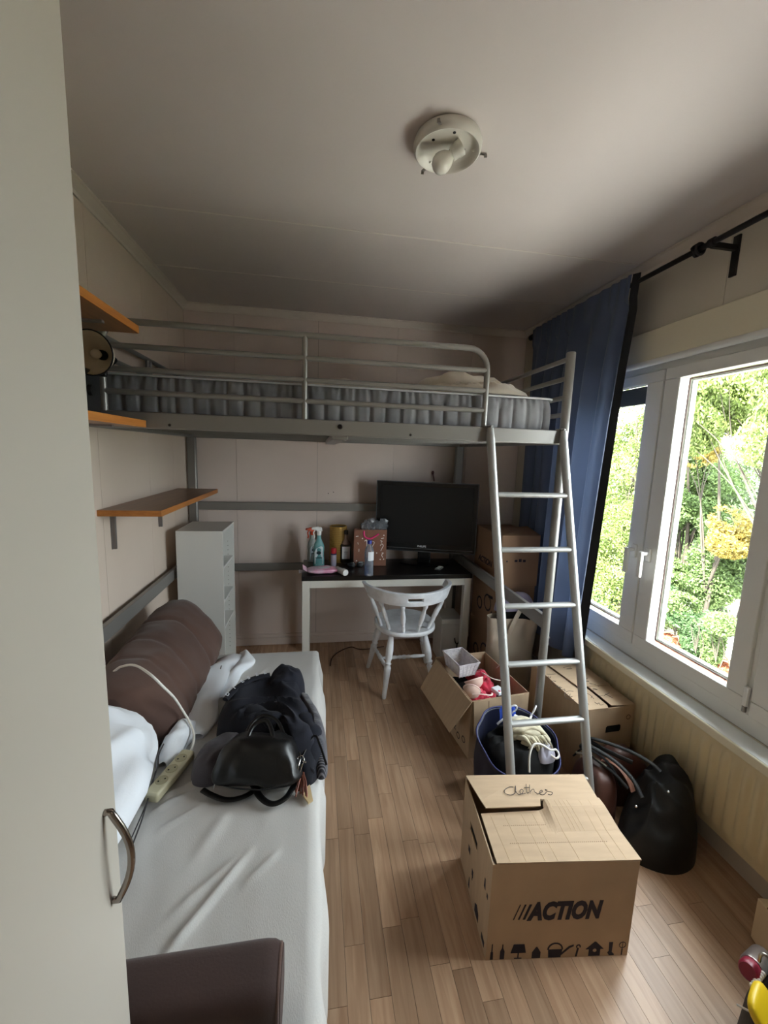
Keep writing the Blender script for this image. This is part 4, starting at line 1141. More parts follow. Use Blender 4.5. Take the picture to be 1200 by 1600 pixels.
part('side_print', sd, M_INK, cbx, local=True, smooth=None)
part('hole_shade_plate', B().box(0.006, 0.009, 0.14, 0.25, 0.225, 0.27), M_SLOT, cbx, local=True)  # dark plate stands in for the shade inside the hand hole

# --- open box full of things
ob = carton('open cardboard box with flaps hanging down, full of red clothes and a basket', (0.800, 1.850, 0), math.radians(7), 0.345, 0.465, 0.33, M_CARD)
ow, od, oh = 0.345, 0.465, 0.33
def hang_left(s_, y, q): return Vector((-0.003 - 0.105 * s_ - q, y, oh + 0.012 * math.sin(PI * min(1, s_ * 3)) - 0.165 * s_ ** 1.1))
part('side_flap', B().prism([(0, -0.010), (1, 0.010), (1, od - 0.04), (0, od - 0.015)], lambda u, v, q: hang_left(u, v, q), 0, 0.004), M_CARD, ob, local=True, smooth=None)
def hang_front(x, s_, q): return Vector((x, -0.004 - 0.020 * s_ - q, oh - 0.175 * s_))
part('front_flap', B().prism([(0.008, 0), (0.310, 0), (0.306, 0.95), (0.10, 1), (0.012, 1.0)], hang_front, 0, 0.004), M_CARD, ob, local=True, smooth=None)
nt = B(); nt.bar(hang_front(0.095, 0.04, 0.0045), hang_front(0.095, 0.52, 0.0045), 0.003, 0.001, (0, 1, 0)); nt.bar(hang_front(0.095, 0.52, 0.0045), hang_front(0.11, 0.60, 0.0045), 0.003, 0.001, (0, 1, 0)); nt.bar(hang_front(0.11, 0.60, 0.0045), hang_front(0.14, 0.60, 0.0045), 0.003, 0.001, (0, 1, 0))
part('flap_notch', nt, MATS['crease'] and mat('notch_dark', (84, 62, 48), 0.9), ob, local=True, smooth=None)
part('rear_flap', B().prism([(0.0, 0), (0.345, 0), (0.34, 0.10), (0.005, 0.10)], lambda u, v, q: Vector((u, od + v * 0.75 + 0.001, oh + 0.0 - v * 0.9 + q)), 0, 0.004), M_CARD, ob, local=True, smooth=None)
for r0 in ((0.06, 0.07), (0.12, 0.05)):
    ex = B()
    for pl in ringp(*r0, 0.014, 0.005, 0, 2 * PI, 10): ex.prism(pl, onleft, 0, 0.0008)
    part('side_print', ex, M_INK, ob, local=True, smooth=None)
part('side_print', B().prism([(0.15, 0.06), (0.18, 0.06), (0.18, 0.065), (0.15, 0.09), (0.15, 0.085), (0.165, 0.068)], onleft, 0, 0.0008), M_INK, ob, local=True, smooth=None)
OM = rootm(ob)
def oloc(x, y, z): return OM @ Vector((x, y, z))
def opoly(pts): return [(oloc(x, y, 0).x, oloc(x, y, 0).y) for x, y in pts]
M_RED = mat('red_cloth', (196, 24, 62), 0.75, sheen=0.4, bump=0.1, bscale=200)
M_BLKC = mat('black_cloth', (8, 8, 10), 0.9, sheen=0.0, bump=0.15, bscale=220)
solo('dark_clothes', 'black clothes at the back of the open box', 'clothes', heap(opoly([(0.02, 0.02), (0.18, 0.015), (0.33, 0.02), (0.335, 0.24), (0.33, 0.45), (0.17, 0.455), (0.02, 0.45), (0.012, 0.24)]), 0.006, 0.235, 3.0, fold=0.015, ff=14, crease=0.02, q=4), M_BLKC, smooth=80)
solo('red_garment', 'crumpled crimson garment running across the open box', 'clothes', heap(opoly([(0.12, 0.14), (0.15, 0.10), (0.21, 0.10), (0.26, 0.20), (0.26, 0.33), (0.20, 0.38), (0.14, 0.34), (0.15, 0.24)]), 0.225, 0.085, 8.0, fold=0.012, ff=24, crease=0.02), M_RED, smooth=80)
solo('red_garment', 'small crumpled red cloth beside the beige bra in the open box', 'clothes', heap(opoly([(0.02, 0.16), (0.05, 0.03), (0.14, 0.02), (0.17, 0.08), (0.14, 0.15), (0.08, 0.21)]), 0.225, 0.075, 12.0, fold=0.012, ff=26, crease=0.018), M_RED, smooth=80)
M_BRA = mat('beige_padded_cloth', (214, 184, 170), 0.8, sheen=0.3)
br = thing('bra', 'beige padded bra cups on the red cloth in the open box', 'clothes', oloc(0.09, 0.12, 0.30))
for (x, y, z, rx_, tilt, a) in ((0.105, 0.175, 0.335, 0.052, 0.9, 0.3), (0.058, 0.105, 0.325, 0.045, 0.5, -0.5)):
    c = B()
    c.spin([(rx_, 0.0), (rx_ * 0.97, 0.014), (rx_ * 0.82, 0.030), (rx_ * 0.5, 0.043), (0.004, 0.048), (0.003, 0.043), (rx_ * 0.48, 0.037), (rx_ * 0.78, 0.025), (rx_ * 0.93, 0.011), (rx_ * 0.95, 0.0)], (0, 0, 0), (0, 0, 1), 24, closed=False)
    c.xf(Matrix.Translation(oloc(x, y, z)) @ Matrix.Rotation(a, 4, 'Z') @ Matrix.Rotation(PI * 0.5 + tilt, 4, 'X'))
    cu_ = part('cup', c, M_BRA, br, smooth=70)
    e = B().tube([(rx_ * 1.0 * math.cos(t), rx_ * 1.0 * math.sin(t), 0) for t in [2 * PI * k / 24 for k in range(24)]], 0.004, 6, closed=True)
    e.xf(Matrix.Translation(oloc(x, y, z)) @ Matrix.Rotation(a, 4, 'Z') @ Matrix.Rotation(PI * 0.5 + tilt, 4, 'X'))
    part('trim', e, mat('pale_pink_trim', (236, 212, 204), 0.7), cu_, smooth=80)
part('strap', B().tube(spline([oloc(0.03, 0.05, 0.335), oloc(0.07, 0.025, 0.345), oloc(0.12, 0.015, 0.338), oloc(0.15, 0.05, 0.325)], 6), 0.005, 6, flat=0.4), MATS['pale_pink_trim'], br, smooth=80)
# white wire basket
M_BASK = mat('white_wicker', (226, 222, 224), 0.7, var=0.25, vscale=30, c2=(186, 178, 186))
bs = thing('basket', 'small white woven rectangular basket in the open box', 'basket', oloc(0.10, 0.33, 0.31), math.radians(12))
bx_, by_, bz_ = 0.066, 0.095, 0.085
ba = B()
def brect(k, z): return [(-bx_ * k, -by_ * k, z), (bx_ * k, -by_ * k, z), (bx_ * k, by_ * k, z), (-bx_ * k, by_ * k, z)]
wl_ = B()
for i in range(11):
    z = 0.006 + i * 0.0078; k = 0.78 + 0.22 * z / bz_
    for q in range(4):
        p, r_ = Vector(brect(k, z)[q]), Vector(brect(k, z)[(q + 1) % 4])
        n_ = 14
        wl_.tube([p.lerp(r_, s_ / n_) + Vector((0, 0, 0.0012 * math.sin(s_ * PI + i * PI))) for s_ in range(n_ + 1)], 0.0033, 5)
part('weave', wl_, M_BASK, bs, local=True, smooth=80)
part('base', B().box(-bx_ * 0.78, bx_ * 0.78, -by_ * 0.78, by_ * 0.78, 0, 0.005), M_BASK, bs, local=True)
part('rim', B().tube([Vector(p) for p in brect(1.02, bz_)], 0.005, 6, closed=True), M_BASK, bs, local=True)
sk = B()
for q in range(4):
    p0, p1 = Vector(brect(0.79, 0)[q]), Vector(brect(0.79, 0)[(q + 1) % 4]); t0, t1 = Vector(brect(1.01, bz_)[q]), Vector(brect(1.01, bz_)[(q + 1) % 4])
    for s_ in range(5):
        sk.bar(p0.lerp(p1, s_ / 5), t0.lerp(t1, s_ / 5), 0.004, 0.004)
part('stakes', sk, M_BASK, bs, local=True)
wc = B().tube(spline([oloc(0.21, 0.26, 0.315), oloc(0.19, 0.22, 0.34), oloc(0.22, 0.16, 0.335), oloc(0.28, 0.14, 0.33), oloc(0.32, 0.20, 0.345), oloc(0.345, 0.24, 0.375), oloc(0.352, 0.28, 0.35), oloc(0.33, 0.30, 0.31)], 8), 0.0032, 6)
solo('white_cable', 'thin white cable looped over the rim of the open box', 'cable', wc, mat('white_cable_plastic', (224, 220, 212), 0.5), smooth=80)
pk = thing('packet', 'small white and red packet at the front of the open box', 'packet', oloc(0.20, 0.07, 0.31), math.radians(20))
part('sleeve', B().box(-0.026, 0.026, -0.030, 0.030, 0, 0.02), mat('white_card', (220, 226, 232), 0.5), pk, local=True, bevel=0.003)
part('red_dots', B().spin([(0.007, 0), (0.007, 0.001)], (-0.012, -0.018, 0.02), (0, 0, 1), 12).spin([(0.007, 0), (0.007, 0.001)], (0.010, -0.020, 0.02), (0, 0, 1), 12), M_RED, pk, local=True)

# --- box by the radiator with pen notes
sbw, sbd, sbh = 0.288, 0.455, 0.385
sb = carton('closed cardboard box with pen notes on its lid beside the radiator', (1.287, 1.632, 0), math.radians(3.5), sbw, sbd, sbh, M_CARD)
SI = rootm(sb).inverted()
part('left_lid_flap', B().prism([(0, 0), (0.128, -0.002), (0.140, 0.02), (0.146, sbd - 0.01), (0, sbd)], lambda u, v, q: Vector((u, v, sbh + 0.001 + q)), 0, 0.004), M_CARD, sb, local=True, smooth=None)
part('right_lid_flap', B().prism([(0.15, 0.004), (0.152, sbd - 0.01), (sbw, sbd), (sbw, 0.0)], lambda u, v, q: Vector((u, v, sbh + 0.001 + 0.008 * max(0, (sbw - u) / 0.15) + q)), 0, 0.004), M_CARD, sb, local=True, smooth=None)
part('upper_lid_flap', B().prism([(0.095, 0.17), (sbw - 0.005, 0.165), (sbw - 0.005, sbd), (0.07, sbd)], lambda u, v, q: Vector((u, v, sbh + 0.010 + q)), 0, 0.004), M_CARD, sb, local=True, smooth=None)
def onlid(px, py):
    p = SI @ at(px, py, z=sbh + 0.006); up = 0.0148 if (p.x > 0.09 and p.y > 0.168) else 0.0056 + (0.008 * max(0, (sbw - p.x) / 0.15) if p.x > 0.148 else 0)
    return Vector((p.x, p.y, sbh + up))
Q = lambda pts: [(840 + x / 7.5, 1020 + y / 7.5) for x, y in pts]
notes = [Q([(215, 335), (180, 330), (172, 350), (200, 380), (240, 395)]), Q([(240, 380), (225, 395), (250, 410), (262, 395), (265, 420)]), Q([(285, 405), (268, 415), (280, 432), (300, 425)]), Q([(300, 430), (320, 425), (312, 445), (330, 440)]),
         Q([(420, 450), (350, 450), (315, 485), (335, 530), (395, 552), (430, 545)]), Q([(360, 470), (350, 500), (380, 510)]), Q([(385, 480), (375, 505), (410, 515)]),
         Q([(105, 248), (160, 250), (215, 246)]), Q([(130, 270), (125, 290), (150, 290), (155, 275)]), Q([(330, 155), (380, 150)]), Q([(300, 190), (340, 180), (390, 185)]), Q([(340, 205), (400, 200)]),
         Q([(545, 310), (560, 350), (600, 350)]), Q([(570, 320), (590, 315)]), Q([(605, 375), (720, 400)]), Q([(655, 440), (700, 445), (650, 430), (655, 455)]), Q([(540, 440), (570, 470), (610, 490), (660, 540)]), Q([(640, 505), (625, 530)]),
         Q([(670, 575), (700, 600), (720, 585), (735, 610), (770, 605)]), Q([(775, 515), (840, 475)]), Q([(790, 490), (880, 540)]), Q([(720, 520), (760, 515)]), Q([(545, 575), (580, 585), (600, 605)])]
part('handwriting', strokes(notes, 0.0011, onlid), M_PEN, sb, local=True)
part('hand_hole', B().prism([(0.130, 0.255), (0.208, 0.255), (0.214, 0.262), (0.214, 0.284), (0.208, 0.290), (0.138, 0.290), (0.130, 0.283)], lambda u, v, q: Vector((u, -0.0012 + q, v)), 0, 0.001), M_SLOT, sb, local=True, smooth=None)
pm = B()
for pl in ringp(0.255, 0.325, 0.010, 0.003): pm.prism(pl, lambda u, v, q: Vector((u, -0.0009 + q, v)), 0, 0.0008)
part('recycling_mark', pm, mat('brown_print', (104, 78, 62), 0.8), sb, local=True)

# --- stack in the dark corner
stk = []
for i, (lab, z, h, x, y, r) in enumerate((('lowest brown box of the stack in the dark corner, on the floor', 0, 0.368, 1.205, 2.50, 1), ('middle brown box of the corner stack, behind the cream tote', 0.370, 0.352, 1.200, 2.495, -1), ('topmost brown box of the corner stack with a half-open lid', 0.724, 0.345, 1.205, 2.475, 2))):
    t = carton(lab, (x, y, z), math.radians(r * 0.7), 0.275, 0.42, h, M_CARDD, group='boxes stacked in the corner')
    if i == 2:
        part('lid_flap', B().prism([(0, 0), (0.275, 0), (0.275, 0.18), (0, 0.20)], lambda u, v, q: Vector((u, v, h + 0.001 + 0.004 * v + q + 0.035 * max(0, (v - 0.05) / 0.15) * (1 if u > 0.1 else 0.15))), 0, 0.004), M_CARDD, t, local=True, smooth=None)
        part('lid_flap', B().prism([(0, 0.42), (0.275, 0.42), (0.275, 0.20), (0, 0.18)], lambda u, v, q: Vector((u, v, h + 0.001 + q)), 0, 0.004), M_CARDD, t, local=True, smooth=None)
        pp = B()
        for x0, x1, z0, z1 in ((0.10, 0.12, 0.17, 0.185), (0.13, 0.15, 0.17, 0.19), (0.16, 0.18, 0.168, 0.185), (0.05, 0.16, 0.235, 0.240), (0.04, 0.05, 0.17, 0.18)):
            pp.box(x0, x1, -0.0009, -0.0001, z0, z1)
        part('printed_mark', pp, M_INK, t, local=True, smooth=None)
        part('printed_name', text_b('ACTION', 0.06, 0.0006, 0.002, 0.2, 0.96, lambda a, b_, c: Vector((-0.0006 + c, 0.35 - a, 0.10 + b_))), M_INK, t, local=True, smooth=None)
    else:
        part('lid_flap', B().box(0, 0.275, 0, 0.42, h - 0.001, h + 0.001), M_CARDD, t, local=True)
        for grp in (ringp(0.13, 0.19, 0.05, 0.012), ringp(0.27, 0.14, 0.035, 0.014), [[(0.02, 0.05), (0.07, 0.04), (0.08, 0.12), (0.05, 0.16), (0.03, 0.12)]], [[(0.05, 0.24), (0.12, 0.23), (0.12, 0.25), (0.05, 0.26)]]):
            pp = B()
            for pl in grp: pp.prism(pl, onleft, 0, 0.0008)
            part('printed_mark', pp, M_INK, t, local=True, smooth=None)

# --- cream tote with clothes
M_TOTE = mat('cream_canvas', (196, 182, 164), 0.85, var=0.08, vscale=10, bump=0.15, bscale=300)
tt = thing('tote_bag', 'cream canvas tote bag standing before the corner boxes', 'bag', (1.29, 2.41, 0))
def tote(u, v, inner=0.0):
    a = 2 * PI * u
    sp = lambda t, p: math.copysign(abs(t) ** p, t)
    z = 0.545 * v
    k = 0.86 + 0.14 * v ** 0.5
    dent = 0.012 * math.sin(v * 9 + 2.5 * math.cos(a)) + 0.014 * fnoise(math.cos(a) * 2, v * 5, 4.0)
    X = (0.168 - inner) * k * sp(math.cos(a), 0.5); Y = (0.046 - inner) * (0.9 + 0.2 * v) * sp(math.sin(a), 0.6)
    return Vector((1.285 + X, 2.412 + Y + dent * (0.5 if Y > 0 else 1), z - 0.035 * v * max(0, math.cos(a)) * (1 if Y < 0 else 0.5)))
b = B().grid(64, 30, tote, cu=True)
b.add([tote(i / 64, 0) for i in range(64)], [tuple(range(64))])
part('canvas', b, M_TOTE, tt, smooth=75)
part('handle', B().tube(spline([(1.245, 2.365, 0.44), (1.26, 2.352, 0.50), (1.295, 2.365, 0.565), (1.335, 2.39, 0.60), (1.36, 2.41, 0.575)], 8), 0.016, 8, flat=0.2), M_TOTE, tt, smooth=75)
solo('black_garment', 'black garment stuffed in the cream tote under lavender cloth', 'clothes', heap([(1.15, 2.415), (1.2, 2.398), (1.3, 2.396), (1.40, 2.40), (1.43, 2.415), (1.40, 2.432), (1.28, 2.436), (1.18, 2.432)], 0.44, 0.155, 2.0, fold=0.012, ff=20), M_BLKC, smooth=80)
solo('lavender_garment', 'grey lavender garment folded on the black one in the cream tote', 'clothes', heap([(1.16, 2.42), (1.2, 2.392), (1.3, 2.388), (1.40, 2.395), (1.44, 2.42), (1.41, 2.465), (1.29, 2.475), (1.19, 2.465)], 0.585, 0.110, 6.0, fold=0.010, ff=16, crease=0.010), mat('lavender_cloth', (140, 134, 156), 0.85, sheen=0.3), smooth=80)

# --- white storage box under the desk
wb_ = thing('storage_box', 'white storage box with a small black hook on the floor under the desk', 'box', (1.03, 2.94, 0))
part('body', B().box(0.945, 1.105, 2.84, 3.05, 0, 0.31), M_WHITE, wb_, bevel=0.004)
part('lid', B().box(0.941, 1.109, 2.836, 3.054, 0.312, 0.352), M_WHITE, wb_, bevel=0.004)
hk = B().tube(spline([(1.052, 2.834, 0.20), (1.056, 2.828, 0.17), (1.070, 2.826, 0.155), (1.084, 2.828, 0.17), (1.088, 2.834, 0.20)], 6), 0.004, 8)
hk.tube([(1.07, 2.827, 0.155), (1.07, 2.830, 0.115)], 0.004, 8)
part('hook', hk, M_BLACKM, wb_, smooth=80)

# ------------------------------------------------------------------ television and things on the desk
tv = thing('television', 'black flat-screen television on a swivel foot on the desk', 'television', (0.812, 2.955, 0.74), math.radians(-16))
TW, T0, T1 = 0.380, 0.108, 0.640
M_TVB = mat('gloss_black', (9, 9, 10), 0.22, spec=0.4)
part('cabinet', B().box(-TW, TW, 0.006, 0.045, T0, T1), M_TVB, tv, local=True, bevel=0.006)
part('rear_cover', B().box(-TW * 0.7, TW * 0.7, 0.046, 0.085, T0 + 0.06, T1 - 0.10), MATS['black_plastic'], tv, local=True, bevel=0.015)
fb = B()
for (x0, x1, z0, z1) in ((-TW + 0.004, -TW + 0.034, T0 + 0.004, T1 - 0.004), (TW - 0.034, TW - 0.004, T0 + 0.004, T1 - 0.004), (-TW + 0.034, TW - 0.034, T1 - 0.034, T1 - 0.004), (-TW + 0.034, TW - 0.034, T0 + 0.004, T0 + 0.060)):
    fb.box(x0, x1, 0.001, 0.0065, z0, z1)
part('bezel', fb, M_TVB, tv, local=True, smooth=None)
part('screen', B().box(-TW + 0.034, TW - 0.034, 0.0035, 0.0065, T0 + 0.060, T1 - 0.034), mat('dark_screen', (17, 18, 19), 0.35, spec=0.3), tv, local=True)
rm = B(); k = 0.004
for (x0, x1, z0, z1) in ((-TW - 0.001, -TW + k, T0, T1), (TW - k, TW + 0.001, T0, T1), (-TW + k, TW - k, T1 - k, T1), (-TW + k, TW - k, T0, T0 + k)): rm.box(x0, x1, -0.001, 0.020, z0, z1)
part('rim', rm, mat('grey_rim', (96, 98, 100), 0.3, metal=0.4), tv, local=True, smooth=None)
part('brand_lettering', text_b('PHILIPS', 0.020, 0.0006, 0.0004, 0, 1.05, lambda x, y, z: Vector((-0.055 + x, 0.0003 + z, T0 + 0.035 + y))), mat('silver_print', (214, 216, 218), 0.3), tv, local=True, smooth=None)
part('strip', B().box(-TW * 0.75, TW * 0.95, 0.0002, 0.0012, T0 + 0.022, T0 + 0.025), MATS['grey_rim'], tv, local=True)
part('neck', B().box(-0.05, 0.05, 0.02, 0.05, 0.012, T0 + 0.03), M_TVB, tv, local=True, bevel=0.006)
part('foot', B().ball((0, 0.045, 0.007), 0.19, 0.085, 0.0065, 40, 8, 0.7), M_TVB, tv, local=True, smooth=60)

def dp(px, py): 
    p = at(px, py, z=0.74); return (p.x, min(p.y, 3.12), 0.74)
# spray cleaners
def spray(label, p, liquid, head, rz, h=1.0):
    t = thing('spray_bottle', label, 'spray bottle', p, rz)
    b = B()
    def body(u, v):
        a = 2 * PI * u
        P_ = [(0.0, 0.0), (0.036, 0.0), (0.041, 0.006), (0.041, 0.05), (0.036, 0.09), (0.041, 0.13), (0.035, 0.165), (0.018, 0.20), (0.014, 0.225), (0.014, 0.235), (0.0, 0.235)]
        k = v * (len(P_) - 1); i = min(int(k), len(P_) - 2); s_ = k - i
        r = P_[i][0] + (P_[i + 1][0] - P_[i][0]) * s_; z = P_[i][1] + (P_[i + 1][1] - P_[i][1]) * s_
        fy = 0.62 if z < 0.17 else 0.8
        return Vector((max(r, 0.0005) * math.cos(a), max(r, 0.0005) * fy * math.sin(a), z * h))
    part('bottle', b.grid(28, 45, body, cu=True), liquid, t, local=True, smooth=60)
    hd = B().spin([(0.016, 0.232 * h), (0.017, 0.236 * h), (0.017, 0.258 * h), (0.012, 0.264 * h)], (0, 0, 0), (0, 0, 1), 18)
    hd.prism([(0.024, 0.262), (0.020, 0.288), (-0.005, 0.296), (-0.052, 0.290), (-0.056, 0.276), (-0.030, 0.272), (-0.012, 0.262)], lambda u, v, q: Vector((u, q, v * h)), -0.012, 0.012)
    part('sprayer_head', hd, head, t, local=True, bevel=0.003)
    part('trigger', B().tube(spline([(-0.026, 0, 0.272 * h), (-0.040, 0, 0.25 * h), (-0.034, 0, 0.222 * h), (-0.040, 0, 0.205 * h)], 5), 0.005, 8), head, t, local=True, smooth=70)
    lb = B().prism([(-0.030, 0.02), (0.030, 0.02), (0.032, 0.06), (0.028, 0.10), (0.030, 0.145), (0.014, 0.155), (-0.020, 0.135), (-0.032, 0.11)], lambda u, v, q: Vector((u, -0.0262 + (abs(u) / 0.041) ** 2 * 0.012 + q, v * h)), 0, 0.001)
    l2 = part('label', lb, mat('pale_blue_label', (206, 222, 226), 0.4), t, local=True, smooth=None)
    part('emblem', B().ball((0.0, -0.0268, 0.105 * h), 0.017, 0.0012, 0.013, 20, 8), mat('dark_teal_print', (20, 48, 52), 0.4), l2, local=True)
    part('print_line', B().box(-0.024, 0.024, -0.0270, -0.0258, 0.064, 0.070), MATS['dark_teal_print'], l2, local=True)
    return t
M_TEAL = mat('teal_liquid', (126, 176, 176), 0.25, var=0.2, vscale=20, c2=(90, 150, 152))
spray('teal spray cleaner with white trigger head at the end of the desk', dp(498, 884), M_TEAL, mat('white_plastic', (232, 232, 230), 0.35), 0.0)
spray('spray bottle with orange head half hidden behind the teal one', dp(488, 873), mat('clear_grey_bottle', (150, 156, 150), 0.25), mat('orange_plastic', (206, 74, 30), 0.4), 0.5, 0.90)
# gold lattice vase
p = dp(527, 872); gv = thing('lattice_vase', 'gold lattice vase against the wall on the desk', 'vase', p)
M_GOLD = mat('gold_lattice', (186, 148, 76), 0.45, metal=0.35)
part('liner', B().spin([(0.060, 0.002), (0.060, 0.27)], (0, 0, 0), (0, 0, 1), 32), mat('dark_gold_liner', (120, 90, 42), 0.6), gv, local=True, smooth=60)
lt = B()
for k in range(30):
    a = 2 * PI * k / 30; lt.bar((0.063 * math.cos(a), 0.063 * math.sin(a), 0), (0.063 * math.cos(a), 0.063 * math.sin(a), 0.275), 0.0055, 0.004)
for k in range(20):
    z = 0.005 + k * 0.0138; lt.spin([(0.061, z), (0.0655, z), (0.0655, z + 0.0055), (0.061, z + 0.0055)], (0, 0, 0), (0, 0, 1), 30, closed=False)
part('lattice', lt, M_GOLD, gv, local=True, smooth=40)
part('rim', B().tube([(0.063 * math.cos(2 * PI * k / 30), 0.063 * math.sin(2 * PI * k / 30), 0.275) for k in range(30)], 0.004, 6, closed=True), M_GOLD, gv, local=True)
# aerosol
p = dp(521, 884); ae = thing('aerosol_can', 'small white aerosol can with a red cap on the desk', 'can', p)
part('can', B().spin([(0.020, 0), (0.021, 0.003), (0.021, 0.088), (0.018, 0.094)], (0, 0, 0), (0, 0, 1), 24), mat('pale_can', (196, 192, 210), 0.3), ae, local=True, smooth=50)
part('cap', B().spin([(0.021, 0.097), (0.021, 0.130), (0.017, 0.136)], (0, 0, 0), (0, 0, 1), 24), mat('red_plastic', (206, 30, 44), 0.35), ae, local=True, smooth=50)
part('band', B().spin([(0.0213, 0.086), (0.0213, 0.096)], (0, 0, 0), (0, 0, 1), 24), mat('blue_band', (52, 48, 96), 0.4), ae, local=True, smooth=50)
# dark bottle with white label
p = dp(540, 879); db = thing('liquor_bottle', 'dark square-shouldered bottle with a white label on the desk', 'bottle', p)
M_DBOT = mat('dark_brown_glass', (26, 20, 18), 0.12, spec=0.6)
b = B().box(-0.040, 0.040, -0.022, 0.022, 0.002, 0.150)
part('bottle', b, M_DBOT, db, local=True, bevel=0.008)
part('neck', B().spin([(0.038, 0.1495), (0.030, 0.165), (0.016, 0.178), (0.013, 0.19), (0.013, 0.222)], (0, 0, 0), (0, 0, 1), 24), mat('clear_neck', (150, 128, 116), 0.15), db, local=True, smooth=50)
part('cap', B().spin([(0.016, 0.222), (0.016, 0.25), (0.014, 0.253)], (0, 0, 0), (0, 0, 1), 20), MATS['black_plastic'], db, local=True, smooth=50)
lb = part('label', B().box(-0.030, 0.030, -0.0236, -0.0222, 0.035, 0.130), mat('white_paper', (216, 214, 218), 0.6), db, local=True)
part('print_line', B().box(-0.014, 0.014, -0.0242, -0.0234, 0.086, 0.091).box(-0.010, 0.010, -0.0242, -0.0234, 0.074, 0.077), mat('grey_print', (120, 120, 124), 0.6), lb, local=True)
# gift bag
p = (0.398, 2.998, 0.74); gb_ = thing('gift_bag', 'brown paper gift bag with white print and pink ribbon handle', 'bag', p, math.radians(-2))
M_KRAFT = mat('brown_kraft', (136, 92, 72), 0.75, var=0.1, vscale=20)
gw, gd, gh = 0.122, 0.030, 0.276
b = B(); k = 0.002
b.box(-gw, gw, -gd, -gd + k, 0, gh); b.box(-gw, gw, gd - k, gd, 0, gh); b.box(-gw, -gw + k, -gd + k, gd - k, 0, gh); b.box(gw - k, gw, -gd + k, gd - k, 0, gh); b.box(-gw, gw, -gd, gd, 0, 0.003)
part('paper_bag', b, M_KRAFT, gb_, local=True, smooth=None)
M_PINK = mat('pink_ribbon', (222, 52, 118), 0.5)
part('ribbon_handle', B().tube(spline([(-0.050, -gd - 0.003, gh - 0.008), (-0.044, -gd - 0.005, gh - 0.05), (-0.005, -gd - 0.006, gh - 0.066), (0.03, -gd - 0.006, gh - 0.05), (0.062, -gd - 0.004, gh - 0.030)], 7), 0.006, 8, flat=0.5), M_PINK, gb_, local=True, smooth=80)
pb = B()
def pf_(u, v): return Vector((u, -gd - 0.0006, v))
L_ = [[(-0.045, 0.19), (-0.028, 0.195), (-0.028, 0.13)], [(0.0, 0.175), (0.012, 0.19), (0.03, 0.18), (0.018, 0.155), (0.016, 0.142)], [(0.075, 0.155), (0.085, 0.17), (0.098, 0.158), (0.088, 0.135), (0.08, 0.115)], [(0.088, 0.10), (0.10, 0.10), (0.088, 0.085), (0.098, 0.065)], [(0.080, 0.21), (0.10, 0.215)], [(-0.11, 0.225), (-0.09, 0.228)], [(-0.095, 0.18), (-0.09, 0.165)], [(-0.085, 0.13), (-0.085, 0.11)], [(0.075, 0.195), (0.088, 0.19), (0.08, 0.18)]]
pb = strokes(L_, 0.0028, pf_)
for (u, v) in ((0.078, 0.05), (0.104, 0.052), (-0.10, 0.04), (-0.06, 0.21), (0.05, 0.10), (0.10, 0.235)):
    pb.spin([(0.005, 0), (0.005, 0.0008)], (u, -gd - 0.0002, v), (0, -1, 0), 8)
part('white_print', pb, mat('white_print', (232, 222, 214), 0.6), gb_, local=True)
cp = B(); rr = random.Random(3)
for q in range(4):
    c = (-0.03 + q * 0.04, 0, gh + 0.02 + 0.015 * (q % 2))
    cp.ball(c, 0.040, 0.020, 0.045, 14, 9, 1.0, lambda v: v * (1 + 0.5 * fnoise(v.x * 45, v.y * 45, v.z * 45 + q)))
part('cellophane', cp, glassy('cellophane_clear', (236, 236, 238), 0.25, 0.12, 0.10), gb_, local=True, smooth=20)
# water bottle
p = dp(576, 899); wt = thing('water_bottle', 'clear plastic water bottle with a blue cap near the desk front', 'bottle', p)
prof = [(0.0, 0.004), (0.026, 0.0), (0.031, 0.006)] + [(0.032 - 0.0025 * (i % 2), 0.015 + i * 0.0095) for i in range(10)] + [(0.0325, 0.115), (0.033, 0.16), (0.028, 0.19), (0.017, 0.212), (0.013, 0.222), (0.013, 0.232)]
part('bottle', B().spin(prof, (0, 0, 0), (0, 0, 1), 28), glassy('bottle_plastic', (236, 242, 250), 0.2, 0.05, 0.16), wt, local=True, smooth=60)
part('water', B().spin([(0.0, 0.006)] + [(r - 0.002, max(0.007, z)) for r, z in prof[2:13]] + [(0.029, 0.12)], (0, 0, 0), (0, 0, 1), 24), glassy('water_tint', (200, 214, 236), 0.1, 0.02, 0.10), wt, local=True, smooth=60)
part('cap', B().spin([(0.016, 0.226), (0.016, 0.246), (0.014, 0.249)], (0, 0, 0), (0, 0, 1), 20), mat('blue_plastic', (30, 44, 150), 0.35), wt, local=True, smooth=50)
lb_ = B()
def lbl(u, v):
    a = -PI / 2 - 0.35 + 1.45 * u; return Vector((0.0336 * math.cos(a), 0.0336 * math.sin(a), 0.112 + 0.062 * v))
part('label', lb_.grid(12, 4, lbl), mat('white_film', (232, 236, 240), 0.35), wt, local=True, smooth=80)
